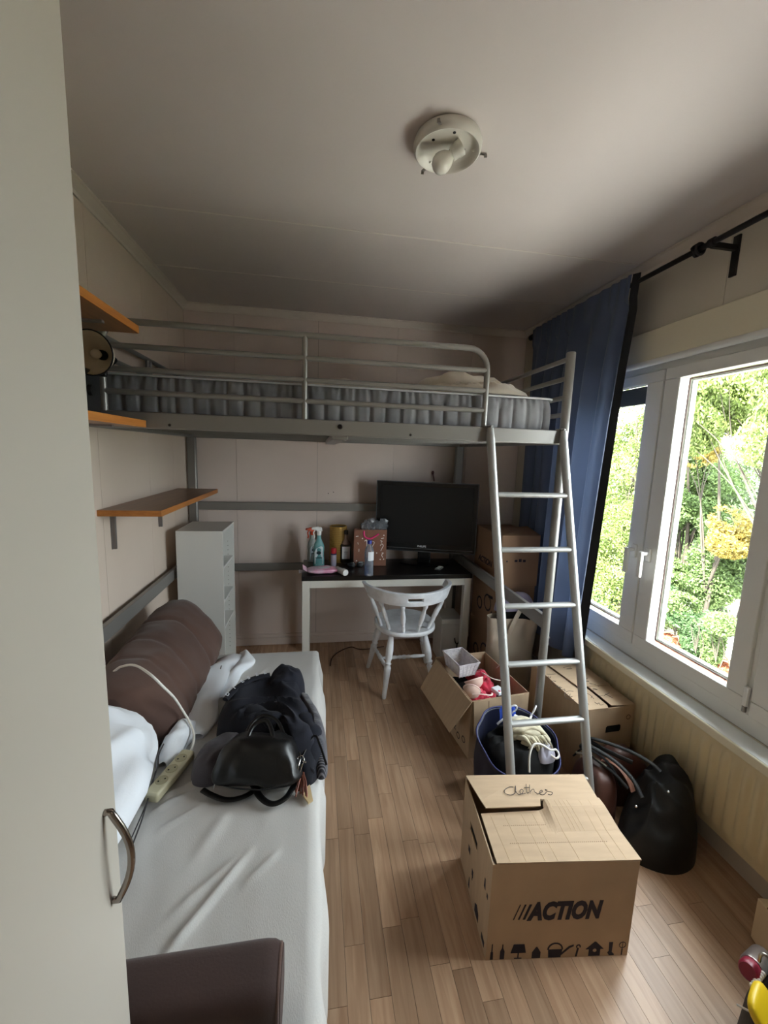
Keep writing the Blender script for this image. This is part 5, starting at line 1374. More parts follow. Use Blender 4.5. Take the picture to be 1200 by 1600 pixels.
# pink pack of wipes, tube, sunglasses, remote
p = dp(507, 896); pw = thing('wipes_pack', 'pink and white plastic pack lying at the desk corner', 'pack', (p[0] - 0.012, p[1] + 0.03, 0.74), math.radians(4))
def pack(q): return Vector((q.x, q.y * (1 - 0.15 * (q.x / 0.11) ** 2), q.z * (1 + 0.4 * fnoise(q.x * 22, q.y * 22, 4)) * (1 - 0.6 * (abs(q.x) / 0.115) ** 4)))
part('sachet', B().ball((0, 0, 0.019), 0.112, 0.062, 0.018, 40, 14, 0.55, pack), mat('pink_film', (220, 120, 162), 0.3, var=0.5, vscale=13, c2=(226, 214, 226)), pw, local=True, smooth=70)
part('crimped_end', B().grid(8, 10, lambda u, v: Vector((-0.108 - 0.03 * u, -0.055 + 0.11 * v, 0.022 + 0.020 * u + 0.004 * math.sin(v * 20)))), mat('pale_pink_film', (232, 188, 208), 0.3), pw, local=True, smooth=80)
part('sticker', B().ball((0.01, -0.008, 0.037), 0.045, 0.024, 0.002, 20, 8), mat('white_sticker', (228, 222, 230), 0.4), pw, local=True, smooth=70)
part('clear_tail', B().grid(8, 10, lambda u, v: Vector((-0.11 - 0.055 * u, -0.03 + 0.06 * v, 0.018 - 0.006 * u + 0.006 * math.sin(v * 9 + u * 5)))), glassy('tail_film', (214, 214, 214), 0.35, 0.15, 0.4), pw, local=True, smooth=80)
p = dp(537, 899); tb_ = thing('lotion_tube', 'white cylinder bottle lying on its side by the pink pack', 'bottle', (p[0], p[1] + 0.01, 0.74))
part('bottle', B().spin([(0.017, 0), (0.0195, 0.01), (0.0195, 0.09), (0.014, 0.10)], (0, 0, 0.02), (-0.45, 0.9, 0), 22), mat('clear_white', (206, 206, 206), 0.3), tb_, local=True, smooth=50)
part('cap', B().spin([(0.021, -0.028), (0.0225, -0.024), (0.0225, 0.004)], (0, 0, 0.0225), (-0.45, 0.9, 0), 22), MATS['white_plastic'], tb_, local=True, smooth=50)
p = dp(556, 888); sg = thing('sunglasses', 'black sunglasses standing folded open on the desk', 'sunglasses', p, math.radians(15))
gl = B(); gl.ball((-0.034, 0, 0.026), 0.030, 0.004, 0.024, 18, 10, 0.7); gl.ball((0.034, 0, 0.026), 0.030, 0.004, 0.024, 18, 10, 0.7)
part('lenses', gl, M_TVB, sg, local=True, smooth=60)
part('bridge', B().tube([(-0.008, 0, 0.034), (0, -0.002, 0.038), (0.008, 0, 0.034)], 0.003, 8), MATS['black_plastic'], sg, local=True)
for s_ in (-1, 1): part('temple', B().bar((s_ * 0.063, 0, 0.04), (s_ * 0.058, 0.12, 0.01), 0.003, 0.010), MATS['black_plastic'], sg, local=True)
p = dp(686, 889); rc = thing('remote_control', 'small grey remote control lying before the television', 'remote', p, math.radians(52))
part('case', B().box(-0.045, 0.045, -0.019, 0.019, 0.0005, 0.012), mat('grey_plastic', (110, 112, 112), 0.45), rc, local=True, bevel=0.004)
bt = B()
for i in range(5):
    for j in range(3): bt.box(-0.036 + i * 0.016, -0.026 + i * 0.016, -0.013 + j * 0.010, -0.006 + j * 0.010, 0.0121, 0.0136)
part('buttons', bt, mat('pale_button', (206, 206, 200), 0.5), rc, local=True)
p = at(676, 740, y=YB)
hk = thing('wall_hook', 'small dark red hook on the wall above the television', 'hook', (p.x, YB, p.z - 0.03))
part('plate', B().ball((p.x, YB - 0.006, p.z + 0.008), 0.011, 0.006, 0.016, 14, 8), mat('dark_red_enamel', (84, 26, 24), 0.35), hk)
part('peg', B().tube(spline([(p.x, YB - 0.01, p.z), (p.x + 0.004, YB - 0.022, p.z - 0.03), (p.x + 0.010, YB - 0.02, p.z - 0.06)], 5), 0.005, 8), MATS['dark_red_enamel'], hk)
b = B().tube(spline([at(516, 1040, z=0.004), at(519, 1028, z=0.004), at(530, 1018, z=0.004), at(548, 1011, z=0.004), at(560, 1014, z=0.004), at(575, 1014, z=0.004), at(600, 1010, z=0.004)], 8), 0.004, 6)
solo('floor_cable', 'thin brown cable lying on the floor under the desk', 'cable', b, mat('brown_cable', (70, 44, 32), 0.5), smooth=80)

# ------------------------------------------------------------------ laundry bag and its contents
M_NAVY = mat('navy_nylon', (15, 21, 52), 0.5, sheen=0.03, var=0.3, vscale=7, c2=(10, 14, 34))
lcx, lcy, lrx, lry = 0.955, 1.632, 0.200, 0.150
lb = thing('laundry_bag', 'open navy blue laundry bag full of clothes behind the ladder', 'bag', (lcx, lcy, 0))
def lbag(u, v):
    a = 2 * PI * u
    rim = 0.252 + 0.085 * math.sin(a) - 0.02 * math.cos(a) 
    P_ = [(0.90, 0.0), (0.99, 0.10), (1.02, 0.5), (0.97, 0.9), (1.0, 1.0), (0.96, 0.99), (0.92, 0.85), (0.90, 0.5), (0.80, 0.30)]
    k = v * (len(P_) - 1); i = min(int(k), len(P_) - 2); s_ = k - i
    r = P_[i][0] + (P_[i + 1][0] - P_[i][0]) * s_; z = P_[i][1] + (P_[i + 1][1] - P_[i][1]) * s_
    r *= 1 + 0.05 * fnoise(math.cos(a) * 2, math.sin(a) * 2, z * 2) + 0.02 * math.sin(a * 7) * z
    return Vector((lcx + lrx * r * math.cos(a), lcy + lry * r * math.sin(a), rim * z))
b = B().grid(64, 40, lbag, cu=True); b.add([lbag(i / 64, 0) for i in range(64)], [tuple(reversed(range(64)))])
part('nylon_body', b, M_NAVY, lb, smooth=75)
part('rim_binding', B().tube([lbag(i / 64, 0.5) + Vector((0, 0, 0.002)) for i in range(64)], 0.004, 6, closed=True), mat('blue_binding', (34, 40, 96), 0.5), lb, smooth=80)
solo('dark_clothes', 'black clothes filling the navy laundry bag', 'clothes', heap([(lcx + lrx * 0.88 * math.cos(a), lcy + lry * 0.88 * math.sin(a)) for a in [2 * PI * k / 10 for k in range(10)]], 0.05, 0.215, 5.0, fold=0.020, ff=15, crease=0.025, q=7), M_BLKC, smooth=80)
def folded(c, n, lx, ly, h, seed, rz):
    b = B()
    for k in range(n):
        def fn(q, k=k): return Vector((q.x + 0.010 * fnoise(q.x * 14, q.y * 14, seed + k), q.y + 0.012 * fnoise(q.x * 11, q.y * 9, seed + k + 3), q.z + 0.012 * fnoise(q.x * 16, q.y * 16, seed + k + 7)))
        b.ball((0.008 * fnoise(k, 1, seed), 0.012 * fnoise(k, 5, seed), h * (1.5 * k + 0.8)), lx * (1 - 0.07 * k), ly * (1 - 0.05 * k), h, 36, 12, 0.6, fn)
    return b.xf(Matrix.Translation(Vector(c)) @ Matrix.Rotation(rz, 4, 'Z'))
M_KNIT = mat('cream_knit', (218, 208, 180), 0.9, sheen=0.3, bump=0.5, bscale=320, var=0.15, vscale=30)
kn = thing('cream_cardigan', 'cream knitted cardigan bundled on top of the navy laundry bag', 'clothes', (0.975, 1.63, 0.265), 0.0)
part('folded_body', folded((0.975, 1.640, 0.262), 3, 0.085, 0.070, 0.018, 4.0, -0.35), M_KNIT, kn, smooth=80)
b = B()
rr = random.Random(11)
for k in range(7):
    x = 0.955 + 0.016 * k; y = 1.555 + 0.008 * math.sin(k * 2)
    b.tube(spline([(x - 0.03, y + 0.04, 0.305), (x - 0.01, y + 0.008, 0.322), (x + 0.006, y - 0.018, 0.302), (x + 0.012, y - 0.006, 0.280)], 6), [0.008 + 0.004 * math.sin(i * 0.4) for i in range(19)], 8)
part('gathered_cuff', b, M_KNIT, kn, smooth=80)
b = B()
for k in range(4):
    y = 1.60 + k * 0.022
    b.tube(spline([(0.905, y + 0.02, 0.322), (0.94, y - 0.004, 0.342), (0.99, y + 0.004, 0.345), (1.04, y - 0.020, 0.332), (1.065, y - 0.035, 0.300)], 6), 0.013, 8, flat=0.7)
part('sleeve_folds', b, M_KNIT, kn, smooth=80)
M_HANG = mat('white_hanger', (226, 228, 232), 0.35)
def hanger(label, c, rz, lean):
    t = thing('clothes_hanger', label, 'hanger', c)
    m = Matrix.Translation(Vector(c)) @ Matrix.Rotation(rz, 4, 'Z') @ Matrix.Rotation(lean, 4, 'X')
    hook = [(0, 0, 0), (0, 0, 0.012), (0.004, 0, 0.022)] + [(0.020 * math.sin(a) * 1.0, 0, 0.040 - 0.020 * math.cos(a)) for a in [0.5 + k * 0.42 for k in range(11)]]
    part('hook', B().tube(spline(hook, 3), 0.0036, 8).xf(m), M_HANG, t, smooth=80)
    part('shoulder', B().tube(spline([(-0.07, 0, -0.045), (-0.045, 0, -0.022), (0, 0, 0.0), (0.045, 0, -0.022), (0.07, 0, -0.045)], 5), 0.0055, 8).xf(m), M_HANG, t, smooth=80)
hanger('white clothes hanger hook sticking up at the left of the navy bag', (0.945, 1.70, 0.345), 0.1, 0.2)
hanger('white clothes hanger hook sticking up at the right of the navy bag', (1.045, 1.695, 0.335), 0.9, 0.3)
sg_ = B().grid(12, 10, lambda u, v: Vector((0.885 + 0.085 * u, 1.715 - 0.015 * math.sin(v * 3) + 0.008 * math.sin(u * 7), 0.29 + 0.105 * v * (0.75 + 0.25 * math.sin(u * 3.1)))))
solo('plastic_sleeve', 'bright blue plastic sleeve standing at the back of the navy bag', 'plastic bag', sg_, mat('bright_blue_film', (36, 70, 170), 0.3), smooth=80)
b = B().tube(spline([(0.925, 1.475, 0.23), (0.935, 1.50, 0.295), (0.965, 1.52, 0.325), (1.005, 1.52, 0.318), (1.05, 1.525, 0.285), (1.085, 1.535, 0.275), (1.088, 1.515, 0.262), (1.065, 1.50, 0.262), (1.045, 1.515, 0.27)], 8), 0.0048, 8)
solo('charger_cable', 'white cable arching over the front of the navy laundry bag', 'cable', b, MATS['white_cable_plastic'], smooth=80)
solo('grey_socks', 'crumpled pale grey socks at the front of the navy laundry bag', 'clothes', heap([(0.99, 1.53), (1.01, 1.505), (1.06, 1.51), (1.085, 1.54), (1.06, 1.57), (1.01, 1.562)], 0.235, 0.055, 3.0, fold=0.012, ff=40, crease=0.012), mat('pale_grey_cloth', (176, 174, 190), 0.85, sheen=0.3), smooth=80)

# ------------------------------------------------------------------ bags by the radiator
M_LEATH = mat('brown_leather', (104, 70, 62), 0.42, var=0.25, vscale=9, bump=0.1, bscale=160)
bb_ = thing('brown_handbag', 'brown leather shoulder bag slumped before the noted box', 'bag', (1.40, 1.53, 0))
part('back_body', heap([(1.33, 1.50), (1.44, 1.475), (1.56, 1.48), (1.59, 1.55), (1.57, 1.60), (1.42, 1.605), (1.32, 1.59)], 0.0, 0.255, 3.0, fold=0.012, ff=8, q=3.2, tall=lambda x, y: 1.0 - 0.35 * max(0, (x - 1.46) / 0.12)), M_LEATH, bb_, smooth=80)
part('front_body', heap([(1.205, 1.40), (1.26, 1.385), (1.31, 1.40), (1.345, 1.47), (1.33, 1.57), (1.26, 1.60), (1.20, 1.57), (1.19, 1.48)], 0.0, 0.225, 7.0, fold=0.010, ff=9, q=3.4), M_LEATH, bb_, smooth=80)
part('tan_strap', B().tube(spline([(1.30, 1.50, 0.232), (1.315, 1.47, 0.252), (1.335, 1.435, 0.246), (1.352, 1.40, 0.215), (1.358, 1.375, 0.178)], 7), 0.019, 8, flat=0.25), mat('tan_leather', (168, 118, 98), 0.5), bb_, smooth=80)
part('dark_strap', B().tube(spline([(1.22, 1.59, 0.19), (1.235, 1.55, 0.255), (1.275, 1.50, 0.262), (1.30, 1.44, 0.242), (1.31, 1.39, 0.19)], 7), 0.010, 8, flat=0.4), MATS['black_cloth'], bb_, smooth=80)
part('zip', B().tube(spline([(1.215, 1.57, 0.222), (1.25, 1.52, 0.243), (1.28, 1.45, 0.242)], 6), 0.0055, 6), mat('zip_metal', (186, 180, 170), 0.3, metal=0.8), bb_, smooth=80)
M_NYL = mat('black_nylon', (10, 10, 11), 0.6, sheen=0.0, bump=0.15, bscale=120)
kt = thing('black_tote', 'large slouching black tote bag with long handles by the radiator', 'bag', (1.42, 1.30, 0))
def ktall(x, y):
    return 0.50 + 0.50 * max(0, min(1, (x - 1.25) / 0.28)) 
part('body', heap([(1.245, 1.27), (1.31, 1.195), (1.40, 1.165), (1.50, 1.19), (1.575, 1.27), (1.588, 1.38), (1.54, 1.46), (1.43, 1.462), (1.36, 1.42), (1.29, 1.36)], 0.0, 0.325, 2.0, peak=(1.49, 1.36), fold=0.016, ff=7, crease=0.030, q=2.0, nr=44, na=150, drape=(0.016, 15, 0.75), tall=ktall), M_NYL, kt, smooth=80)
part('handle', B().tube(spline([(1.335, 1.305, 0.215), (1.33, 1.36, 0.255), (1.30, 1.44, 0.28), (1.245, 1.53, 0.285), (1.225, 1.56, 0.262), (1.245, 1.53, 0.245), (1.29, 1.43, 0.235), (1.325, 1.37, 0.20)], 8), 0.0105, 8, flat=0.5), M_NYL, kt, smooth=80)
part('handle', B().tube(spline([(1.435, 1.33, 0.30), (1.42, 1.38, 0.31), (1.37, 1.45, 0.315), (1.295, 1.535, 0.305), (1.265, 1.575, 0.285), (1.30, 1.50, 0.285), (1.37, 1.41, 0.285)], 8), 0.0105, 8, flat=0.5), M_NYL, kt, smooth=80)
for c in (at(994, 1260, z=0.235), at(1044, 1237, z=0.285)):
    part('rivet', B().ball(c, 0.005, 0.005, 0.005, 12, 8), mat('bright_steel', (220, 220, 222), 0.2, metal=0.9), kt, smooth=80)
# ------------------------------------------------------------------ bag at the frame edge
kb = thing('shopping_bag', 'black bag holding odds and ends at the lower corner of the picture', 'bag', (1.30, 0.64, 0))
part('body', heap([(1.085, 0.60), (1.12, 0.70), (1.22, 0.775), (1.38, 0.79), (1.50, 0.65), (1.42, 0.46), (1.25, 0.42), (1.12, 0.48)], 0.0, 0.245, 4.0, fold=0.02, ff=13, crease=0.02, q=3), M_NYL, kb, smooth=80)
part('seam', B().tube(spline([at(1152, 1570, z=0.19), at(1165, 1577, z=0.205), at(1178, 1584, z=0.21)], 5), 0.0025, 6), mat('white_stitch', (214, 210, 204), 0.6), kb, smooth=80)
c = at(1174, 1512, z=0.255)
cn = thing('spray_can', 'silver spray can with a dark red cap on the black corner bag', 'can', c)
ax = Vector((0.82, 0.35, -0.35))
part('can', B().spin([(0.024, 0.0), (0.026, 0.006), (0.026, 0.10), (0.02, 0.108)], c, ax, 20), mat('silver_can', (150, 140, 136), 0.3, metal=0.7), cn, smooth=50)
part('cap', B().spin([(0.018, -0.034), (0.022, -0.028), (0.022, -0.001)], c, ax, 20), mat('dark_red_plastic', (130, 22, 48), 0.4), cn, smooth=50)
c = at(1196, 1584, z=0.245)
yp = thing('yellow_pouch', 'yellow plastic pouch tucked in the black corner bag', 'pouch', c, 0.5)
part('pouch', B().ball((0, 0, 0), 0.052, 0.012, 0.046, 24, 12, 0.55).xf(Matrix.Rotation(-0.7, 4, 'X')), mat('yellow_plastic', (226, 190, 24), 0.4), yp, local=True, smooth=60)
part('slot', B().ball((-0.015, -0.010, -0.002), 0.012, 0.004, 0.004, 12, 6).xf(Matrix.Rotation(-0.7, 4, 'X')), M_SLOT, yp, local=True)
b = B()
for k in range(7):
    q = at(1176 + k * 2.6, 1541 - k * 3.2, z=0.262); b.ball(q, 0.007, 0.007, 0.007, 10, 7)
solo('bead_bracelet', 'white bead bracelet hanging on the black corner bag', 'bracelet', b, mat('white_bead', (206, 196, 186), 0.3), smooth=80)
b = B().tube(spline([at(1186, 1502, z=0.29), at(1189, 1492, z=0.31), at(1196, 1492, z=0.315), at(1206, 1502, z=0.30), at(1212, 1520, z=0.26)], 7), 0.004, 8)
solo('wire_loop', 'bent bright wire loop on the black corner bag', 'wire', b, MATS['zip_metal'], smooth=80)
pc = thing('patterned_carton', 'cream carton with brown blotches at the picture edge', 'carton', (1.53, 0.875, 0), math.radians(-12))
part('box', B().box(-0.075, 0.12, -0.06, 0.06, 0, 0.155), mat('cream_card', (206, 184, 154), 0.7), pc, local=True, bevel=0.003)
b = B()
for (x, y, r) in ((-0.062, 0.02, 0.010), (-0.050, -0.02, 0.013), (-0.02, 0.03, 0.012), (0.01, -0.02, 0.014), (-0.066, -0.035, 0.008)):
    b.prism([(x + r * (1 + 0.4 * math.sin(3 * t)) * math.cos(t), y + r * 1.2 * math.sin(t)) for t in [2 * PI * k / 12 for k in range(12)]], lambda u, v, q: Vector((u, v, 0.1552 + q)), 0, 0.0008)
part('blotches', b, mat('brown_blotch', (104, 66, 34), 0.7), pc, local=True)

# ------------------------------------------------------------------ things on the sofa
ZS = 0.459
M_NAVYC = mat('navy_wool', (14, 16, 33), 0.9, sheen=0.03, bump=0.15, bscale=260, var=0.3, vscale=5, c2=(8, 9, 18))
jk = thing('navy_jacket', 'dark navy jacket heaped on the white sofa cover', 'jacket', (-0.17, 1.6, ZS))
part('body', heap([(-0.385, 1.56), (-0.375, 1.70), (-0.30, 1.80), (-0.235, 1.835), (-0.17, 1.815), (-0.085, 1.845), (-0.052, 1.76), (-0.058, 1.66), (-0.015, 1.56), (0.015, 1.40), (0.008, 1.285), (-0.045, 1.268), (-0.075, 1.40), (-0.2, 1.43), (-0.33, 1.49)], ZS, 0.105, 2.0, peak=(-0.17, 1.60), fold=0.016, ff=8, crease=0.034, q=3.4, na=120), M_NAVYC, jk, smooth=80)
hood = heap([(-0.20, 1.80), (-0.155, 1.835), (-0.085, 1.850), (-0.045, 1.77), (-0.075, 1.68), (-0.17, 1.66), (-0.215, 1.72)], ZS + 0.02, 0.125, 5.0, fold=0.012, ff=14, crease=0.022, q=2.5)
part('hood', hood, M_NAVYC, jk, smooth=80)
part('collar_band', B().tube(spline([(-0.356, 1.594, 0.586), (-0.316, 1.672, 0.594), (-0.258, 1.722, 0.598), (-0.198, 1.738, 0.600)], 6), 0.014, 8, flat=0.6), M_NAVYC, jk, smooth=80)
cb_ = spline([(-0.352, 1.585, 0.606), (-0.312, 1.662, 0.614), (-0.254, 1.712, 0.618), (-0.195, 1.728, 0.620)], 10)
tx = B()
for k, chx in enumerate('DIESEL'):
    i = int((k + 0.5) / 6 * (len(cb_) - 2)); p = cb_[i]; d = (cb_[i + 1] - p).normalized(); u = Vector((-d.y, d.x, 0.25)).normalized(); nrm = d.cross(u)
    t_b = text_b(chx, 0.024, 0.001, 0.0004, 0, 1, lambda x, y, z: p + d * (x - 0.008) + u * (y - 0.006) + nrm * (z))
    tx.add(t_b.v, t_b.f)
part('collar_lettering', tx, mat('white_lettering', (206, 208, 214), 0.6), jk, smooth=None)
part('sleeve', B().tube(spline([(-0.05, 1.52, 0.53), (-0.015, 1.44, 0.535), (-0.008, 1.36, 0.52), (-0.03, 1.29, 0.495)], 7), [0.035 + 0.006 * math.sin(i * 0.9) for i in range(22)], 12, flat=0.75), M_NAVYC, jk, smooth=80)
part('sleeve', B().tube(spline([(-0.33, 1.62, 0.525), (-0.27, 1.56, 0.555), (-0.19, 1.50, 0.565), (-0.13, 1.46, 0.56)], 7), [0.034 + 0.006 * math.sin(i * 0.8) for i in range(22)], 12, flat=0.7), M_NAVYC, jk, smooth=80)
def pinstripe():
    m = mat('dark_pinstripe', (52, 52, 60), 0.85, sheen=0.3); N = m.node_tree.nodes; L = m.node_tree.links
    tc = N.new('ShaderNodeTexCoord'); w = N.new('ShaderNodeTexWave'); w.inputs['Scale'].default_value = 55; w.inputs['Distortion'].default_value = 0.6
    w.bands_direction = 'Y'
    r = N.new('ShaderNodeValToRGB'); r.color_ramp.elements[0].color = (*lin((30, 30, 38)), 1); r.color_ramp.elements[1].color = (*lin((112, 110, 118)), 1); r.color_ramp.elements[0].position = 0.5; r.color_ramp.elements[1].position = 0.9
    L.new(tc.outputs['Object'], w.inputs[0]); L.new(w.outputs['Fac'], r.inputs[0]); L.new(r.outputs[0], N['Principled BSDF'].inputs['Base Color'])
    return m
solo('striped_scarf', 'dark pinstriped scarf showing at the edge of the navy jacket', 'scarf', heap([(-0.075, 1.72), (-0.045, 1.745), (-0.005, 1.64), (0.036, 1.50), (0.048, 1.38), (0.040, 1.29), (0.0, 1.31), (-0.02, 1.50)], ZS, 0.095, 4.0, fold=0.006, ff=20, q=2.4), pinstripe(), smooth=80)
solo('grey_cardigan', 'charcoal grey knitted garment beside the black handbag', 'clothes', heap([(-0.425, 1.385), (-0.405, 1.45), (-0.35, 1.505), (-0.27, 1.50), (-0.24, 1.42), (-0.28, 1.345), (-0.345, 1.30), (-0.405, 1.315)], ZS, 0.07, 9.0, fold=0.010, ff=13, crease=0.012), mat('charcoal_knit', (80, 76, 82), 0.9, sheen=0.1, bump=0.2, bscale=260), smooth=80)
# black leather handbag
M_BLEA = mat('black_leather', (11, 11, 12), 0.36, spec=0.5, bump=0.05, bscale=220)
hb = thing('black_handbag', 'black leather handbag with strap and tassel on the sofa', 'handbag', (-0.18, 1.30, ZS))
def hbf(q):
    t = (q.z + 0.075) / 0.15
    k = 1.0 - 0.42 * max(0, t - 0.15)
    w = 0.014 * fnoise(q.x * 9, q.y * 9, q.z * 9 + 3) + 0.012 * fnoise(q.x * 20, q.y * 16, q.z * 20 + 8)
    q = Vector((q.x, q.y, q.z - (0.030 * math.exp(-(q.x / 0.05) ** 2) * max(0, q.y / 0.09) if q.z > 0 else 0)))
    return Vector((q.x * k + w, q.y * (1.0 - 0.35 * t) + w, q.z + 0.5 * w))
body = B().ball((0, 0, 0), 0.158, 0.100, 0.075, 60, 32, 0.5, hbf)
body.xf(Matrix.Translation(Vector((-0.185, 1.318, ZS + 0.080))) @ Matrix.Rotation(-0.10, 4, 'Z') @ Matrix.Rotation(-0.35, 4, 'X'))
part('body', body, M_BLEA, hb, smooth=80)
part('front_panel_seam', B().tube(spline([(-0.315, 1.262, 0.50), (-0.25, 1.222, 0.512), (-0.16, 1.205, 0.512), (-0.085, 1.225, 0.505)], 6), 0.0022, 6), mat('black_seam', (8, 8, 9), 0.6), hb, smooth=80)
def sm(px, py, z): return at(px, py, z=z)
part('carry_handle', B().tube(spline([sm(385, 1178, 0.585), sm(388, 1150, 0.615), sm(398, 1132, 0.635), sm(415, 1126, 0.64), sm(424, 1140, 0.625), sm(430, 1172, 0.60)], 7), 0.0075, 10, flat=0.7), M_BLEA, hb, smooth=80)
part('carry_handle', B().tube(spline([sm(380, 1165, 0.57), sm(390, 1135, 0.60), sm(410, 1118, 0.615), sm(432, 1125, 0.61), sm(445, 1150, 0.585)], 7), 0.006, 10, flat=0.7), M_BLEA, hb, smooth=80)
part('shoulder_strap', B().tube(spline([sm(316, 1234, 0.475), sm(330, 1242, 0.472), sm(350, 1249, 0.470), sm(370, 1248, 0.470), sm(390, 1240, 0.472), sm(408, 1226, 0.476)], 8), 0.0105, 8, flat=0.35), M_BLEA, hb, smooth=80)
part('shoulder_strap', B().tube(spline([sm(396, 1226, 0.476), sm(405, 1243, 0.475), sm(418, 1254, 0.473), sm(432, 1255, 0.474), sm(448, 1245, 0.478), sm(460, 1226, 0.486), sm(467, 1212, 0.495)], 8), 0.011, 8, flat=0.35), M_BLEA, hb, smooth=80)
part('shoulder_strap', B().tube(spline([sm(468, 1190, 0.535), sm(490, 1150, 0.56), sm(500, 1165, 0.565), sm(510, 1195, 0.545)], 8), 0.004, 8, flat=0.5), M_BLEA, hb, smooth=80)
M_NICK = mat('bright_nickel', (206, 204, 200), 0.2, metal=1.0)
for px, py, z, r, pxs in ((470, 1188, 0.54, 0.011, 1.3), (340, 1218, 0.505, 0.010, 1.6)):
    c = sm(px, py, z)
    part('ring', B().tube([(c.x + r * math.cos(t), c.y + r * pxs * math.sin(t) * 0.8, c.z + r * math.sin(t) * 0.8) for t in [2 * PI * k / 16 for k in range(16)]], 0.002, 6, closed=True), M_NICK, hb, smooth=80)
part('snap_hook', B().tube(spline([sm(468, 1175, 0.555), sm(469, 1186, 0.55), sm(466, 1198, 0.54), sm(464, 1210, 0.515)], 5), 0.0028, 8), M_NICK, hb, smooth=80)
part('snap_hook', B().tube([sm(473, 1189, 0.545), sm(478, 1191, 0.545)], 0.003, 8).tube([sm(473, 1193, 0.54), sm(468, 1210, 0.515)], 0.0022, 8), M_NICK, hb, smooth=80)
part('snap_hook', B().tube(spline([sm(339, 1208, 0.52), sm(337, 1220, 0.505), sm(334, 1232, 0.485)], 5), 0.0026, 8), M_NICK, hb, smooth=80)
b = B(); rr = random.Random(4)
for k in range(16):
    a = sm(472 + rr.uniform(-3, 3), 1206, 0.505); e = sm(472 + rr.uniform(-12, 10), 1240 + rr.uniform(-6, 6), 0.466 + rr.uniform(0, 0.012))
    b.tube(spline([a, a.lerp(e, 0.5) + Vector((rr.uniform(-.004, .004), 0, 0.006)), e], 4), 0.0024, 5)
part('tassel', b, mat('copper_cord', (126, 74, 58), 0.5), hb, smooth=80)
part('tassel_charm', B().prism([(p.x, p.y) for p in (sm(470, 1240, 0.463), sm(484, 1228, 0.463), sm(489, 1252, 0.463), sm(482, 1257, 0.463))], lambda u, v, q: Vector((u, v, q)), 0.463, 0.469), mat('cream_leaf_charm', (206, 182, 140), 0.5), hb, smooth=None)
# power strip and leads
ps0, ps1 = Vector((-0.452, 1.428, 0.492)), Vector((-0.508, 1.250, 0.492))
pst = thing('power_strip', 'cream three-socket power strip on the sofa beside the white pillow', 'power strip', ((ps0.x + ps1.x) / 2, (ps0.y + ps1.y) / 2, 0.468), math.atan2(ps1.y - ps0.y, ps1.x - ps0.x))
M_PSTR = mat('cream_plastic', (196, 190, 160), 0.45)
part('case', B().box(-0.10, 0.10, -0.025, 0.025, 0.0, 0.034), M_PSTR, pst, local=True, bevel=0.008)
for x in (-0.055, -0.005, 0.045):
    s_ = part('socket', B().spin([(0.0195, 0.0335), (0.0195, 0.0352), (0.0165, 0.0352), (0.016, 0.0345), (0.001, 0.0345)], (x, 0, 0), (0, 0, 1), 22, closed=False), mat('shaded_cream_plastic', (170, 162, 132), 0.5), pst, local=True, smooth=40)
    part('contacts', B().spin([(0.0028, 0), (0.0028, 0.0006)], (x - 0.007, 0.007, 0.0346), (0, 0, 1), 8).spin([(0.0028, 0), (0.0028, 0.0006)], (x + 0.007, -0.007, 0.0346), (0, 0, 1), 8), M_SLOT, s_, local=True)
b = B().tube(spline([Vector((-0.90, 1.62, 0.60)), at(177, 1050, z=0.715), at(192, 1041, z=0.752), at(212, 1040, z=0.775), at(235, 1054, z=0.775), at(255, 1073, z=0.725), at(272, 1090, z=0.655), at(284, 1108, z=0.585), at(297, 1130, z=0.535), at(303, 1150, z=0.505), at(300, 1168, z=0.485), ps0 + Vector((0.002, 0.006, -0.004))], 8), 0.0045, 8)
solo('extension_cord', 'white cord arching over the brown cushion to the power strip', 'cord', b, MATS['white_cable_plastic'], smooth=80)
b = B().tube(spline([at(346, 1040, z=0.52), at(340, 1058, z=0.485), at(328, 1080, z=0.478), at(318, 1100, z=0.474), at(306, 1116, z=0.472), at(302, 1130, z=0.475)], 8), 0.0026, 6)
solo('phone_lead', 'thin grey lead along the gathered edge of the white sheet', 'cord', b, mat('grey_lead', (112, 108, 106), 0.5), smooth=80)
b = B().tube(spline([at(256, 1162, z=0.60), at(248, 1180, z=0.575), at(246, 1200, z=0.53), at(238, 1222, z=0.50), at(232, 1245, z=0.485), at(222, 1280, z=0.475), at(205, 1325, z=0.47)], 8), 0.0024, 6)
b.tube(spline([at(243, 1205, z=0.52), at(236, 1235, z=0.487), at(226, 1262, z=0.476), at(206, 1308, z=0.472)], 8), 0.002, 6)
solo('charging_leads', 'two thin dark leads running down beside the white pillow', 'cord', b, mat('dark_lead', (52, 48, 50), 0.5), smooth=80)

# ------------------------------------------------------------------ lamps
lx_, ly_ = 0.402, 1.418
cl = thing('ceiling_lamp', 'white ceiling lamp base with a bare bulb and no shade', 'ceiling lamp', (lx_, ly_, ZC))
M_PORC = mat('off_white_enamel', (212, 208, 198), 0.3)
def cz(r, z): return (r, -z)
part('base_dish', B().spin([(0.090, 0.0), (0.104, 0.004), (0.109, 0.018), (0.107, 0.034), (0.101, 0.040), (0.094, 0.036), (0.088, 0.022), (0.070, 0.016), (0.040, 0.015), (0.001, 0.015)], (lx_, ly_, ZC), (0, 0, -1), 48, closed=False), M_PORC, cl, smooth=50)
ad = Vector((-0.62, 0.30, -0.42)).normalized()
sp0 = Vector((lx_ + 0.040, ly_ - 0.022, ZC - 0.030))
part('socket', B().spin([(0.024, 0), (0.024, 0.014), (0.021, 0.018), (0.019, 0.036)], sp0, ad, 24), M_PORC, cl, smooth=50)
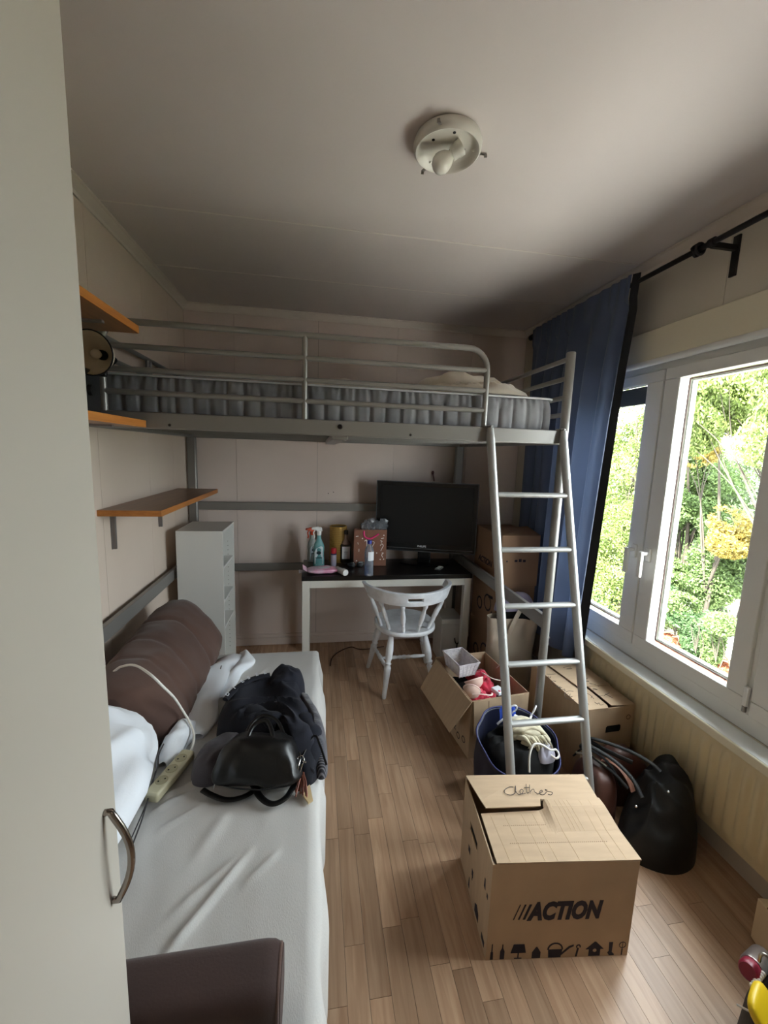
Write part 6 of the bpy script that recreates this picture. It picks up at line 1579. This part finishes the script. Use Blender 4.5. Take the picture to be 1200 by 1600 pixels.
part('bulb', B().spin([(0.013, 0.034), (0.016, 0.040), (0.024, 0.050), (0.0300, 0.066), (0.0305, 0.076), (0.026, 0.090), (0.016, 0.100), (0.001, 0.104)], sp0, ad, 28), mat('opal_bulb', (226, 222, 212), 0.18), cl, smooth=80)
part('wire', B().tube(spline([sp0 + Vector((-0.03, -0.0, -0.006)), sp0 + Vector((-0.045, 0.02, -0.02)), sp0 + Vector((-0.030, 0.050, -0.022)), sp0 + Vector((-0.012, 0.066, -0.008))], 7), 0.0022, 6), mat('black_wire', (18, 18, 18), 0.5), cl, smooth=80)
for a in (2.0, -0.05, 4.2):
    d = Vector((math.cos(a), math.sin(a), 0))
    o_ = Vector((lx_, ly_, ZC - 0.030))
    part('glass_clip', B().bar(o_ + d * 0.094, o_ + d * 0.128, 0.009, 0.004).bar(o_ + d * 0.126, o_ + d * 0.127 + Vector((0, 0, -0.010)), 0.009, 0.004), mat('clip_steel', (150, 146, 140), 0.35, metal=0.8), cl, smooth=None)
    part('screw', B().ball(o_ + d * 0.085 + Vector((0, 0, 0.006)), 0.004, 0.004, 0.003, 10, 6), M_PORC, cl)
for dx, dy in ((-0.050, -0.010), (0.005, -0.052)):
    part('screw_hole', B().spin([(0.005, 0), (0.005, 0.0012)], (lx_ + dx, ly_ + dy, ZC - 0.0155), (0, 0, -1), 10), M_SLOT, cl)
part('rating_label', B().box(lx_ + 0.030, lx_ + 0.062, ly_ + 0.006, ly_ + 0.018, ZC - 0.0172, ZC - 0.0155).xf(Matrix.Identity(4)), mat('grey_sticker', (120, 118, 114), 0.5), cl)
# clip lamp
fc = at(141, 551, y=1.60)
kl = thing('clip_lamp', 'small clip lamp with open cone shade at the bed corner', 'lamp', (-0.80, 1.70, fc.z - 0.07))
da = Vector((-0.10, -0.97, -0.10)).normalized()
part('shade', B().spin([(0.018, -0.078), (0.038, -0.066), (0.058, -0.040), (0.0745, 0.0), (0.0725, 0.0), (0.056, -0.039), (0.036, -0.063), (0.016, -0.074)], fc, da, 32, closed=False), mat('grey_shade', (214, 202, 178), 0.35), kl, smooth=60)
part('shade_rim', B().tube([fc + (da.orthogonal().normalized() * math.cos(t) + da.cross(da.orthogonal().normalized()) * math.sin(t)) * 0.074 for t in [2 * PI * k / 32 for k in range(32)]], 0.0026, 6, closed=True), M_BLACKM, kl, smooth=80)
part('socket', B().spin([(0.015, -0.095), (0.017, -0.090), (0.017, -0.058), (0.012, -0.050)], fc, da, 20), M_BLACKM, kl, smooth=60)
part('bulb', B().spin([(0.008, -0.052), (0.012, -0.046), (0.0165, -0.034), (0.0165, -0.026), (0.010, -0.016), (0.001, -0.013)], fc, da, 20), mat('clear_bulb', (206, 196, 172), 0.1, spec=0.8), kl, smooth=80)
bk_ = fc - da * 0.095
part('arm', B().tube(spline([bk_, bk_ + Vector((0.02, 0.02, -0.01)), Vector((-0.800, 1.752, fc.z - 0.03))], 6), 0.006, 8), M_BLACKM, kl, smooth=80)
part('clip', B().box(-0.842, -0.788, 1.744, 1.764, fc.z - 0.055, fc.z - 0.015), M_BLACKM, kl, bevel=0.005)
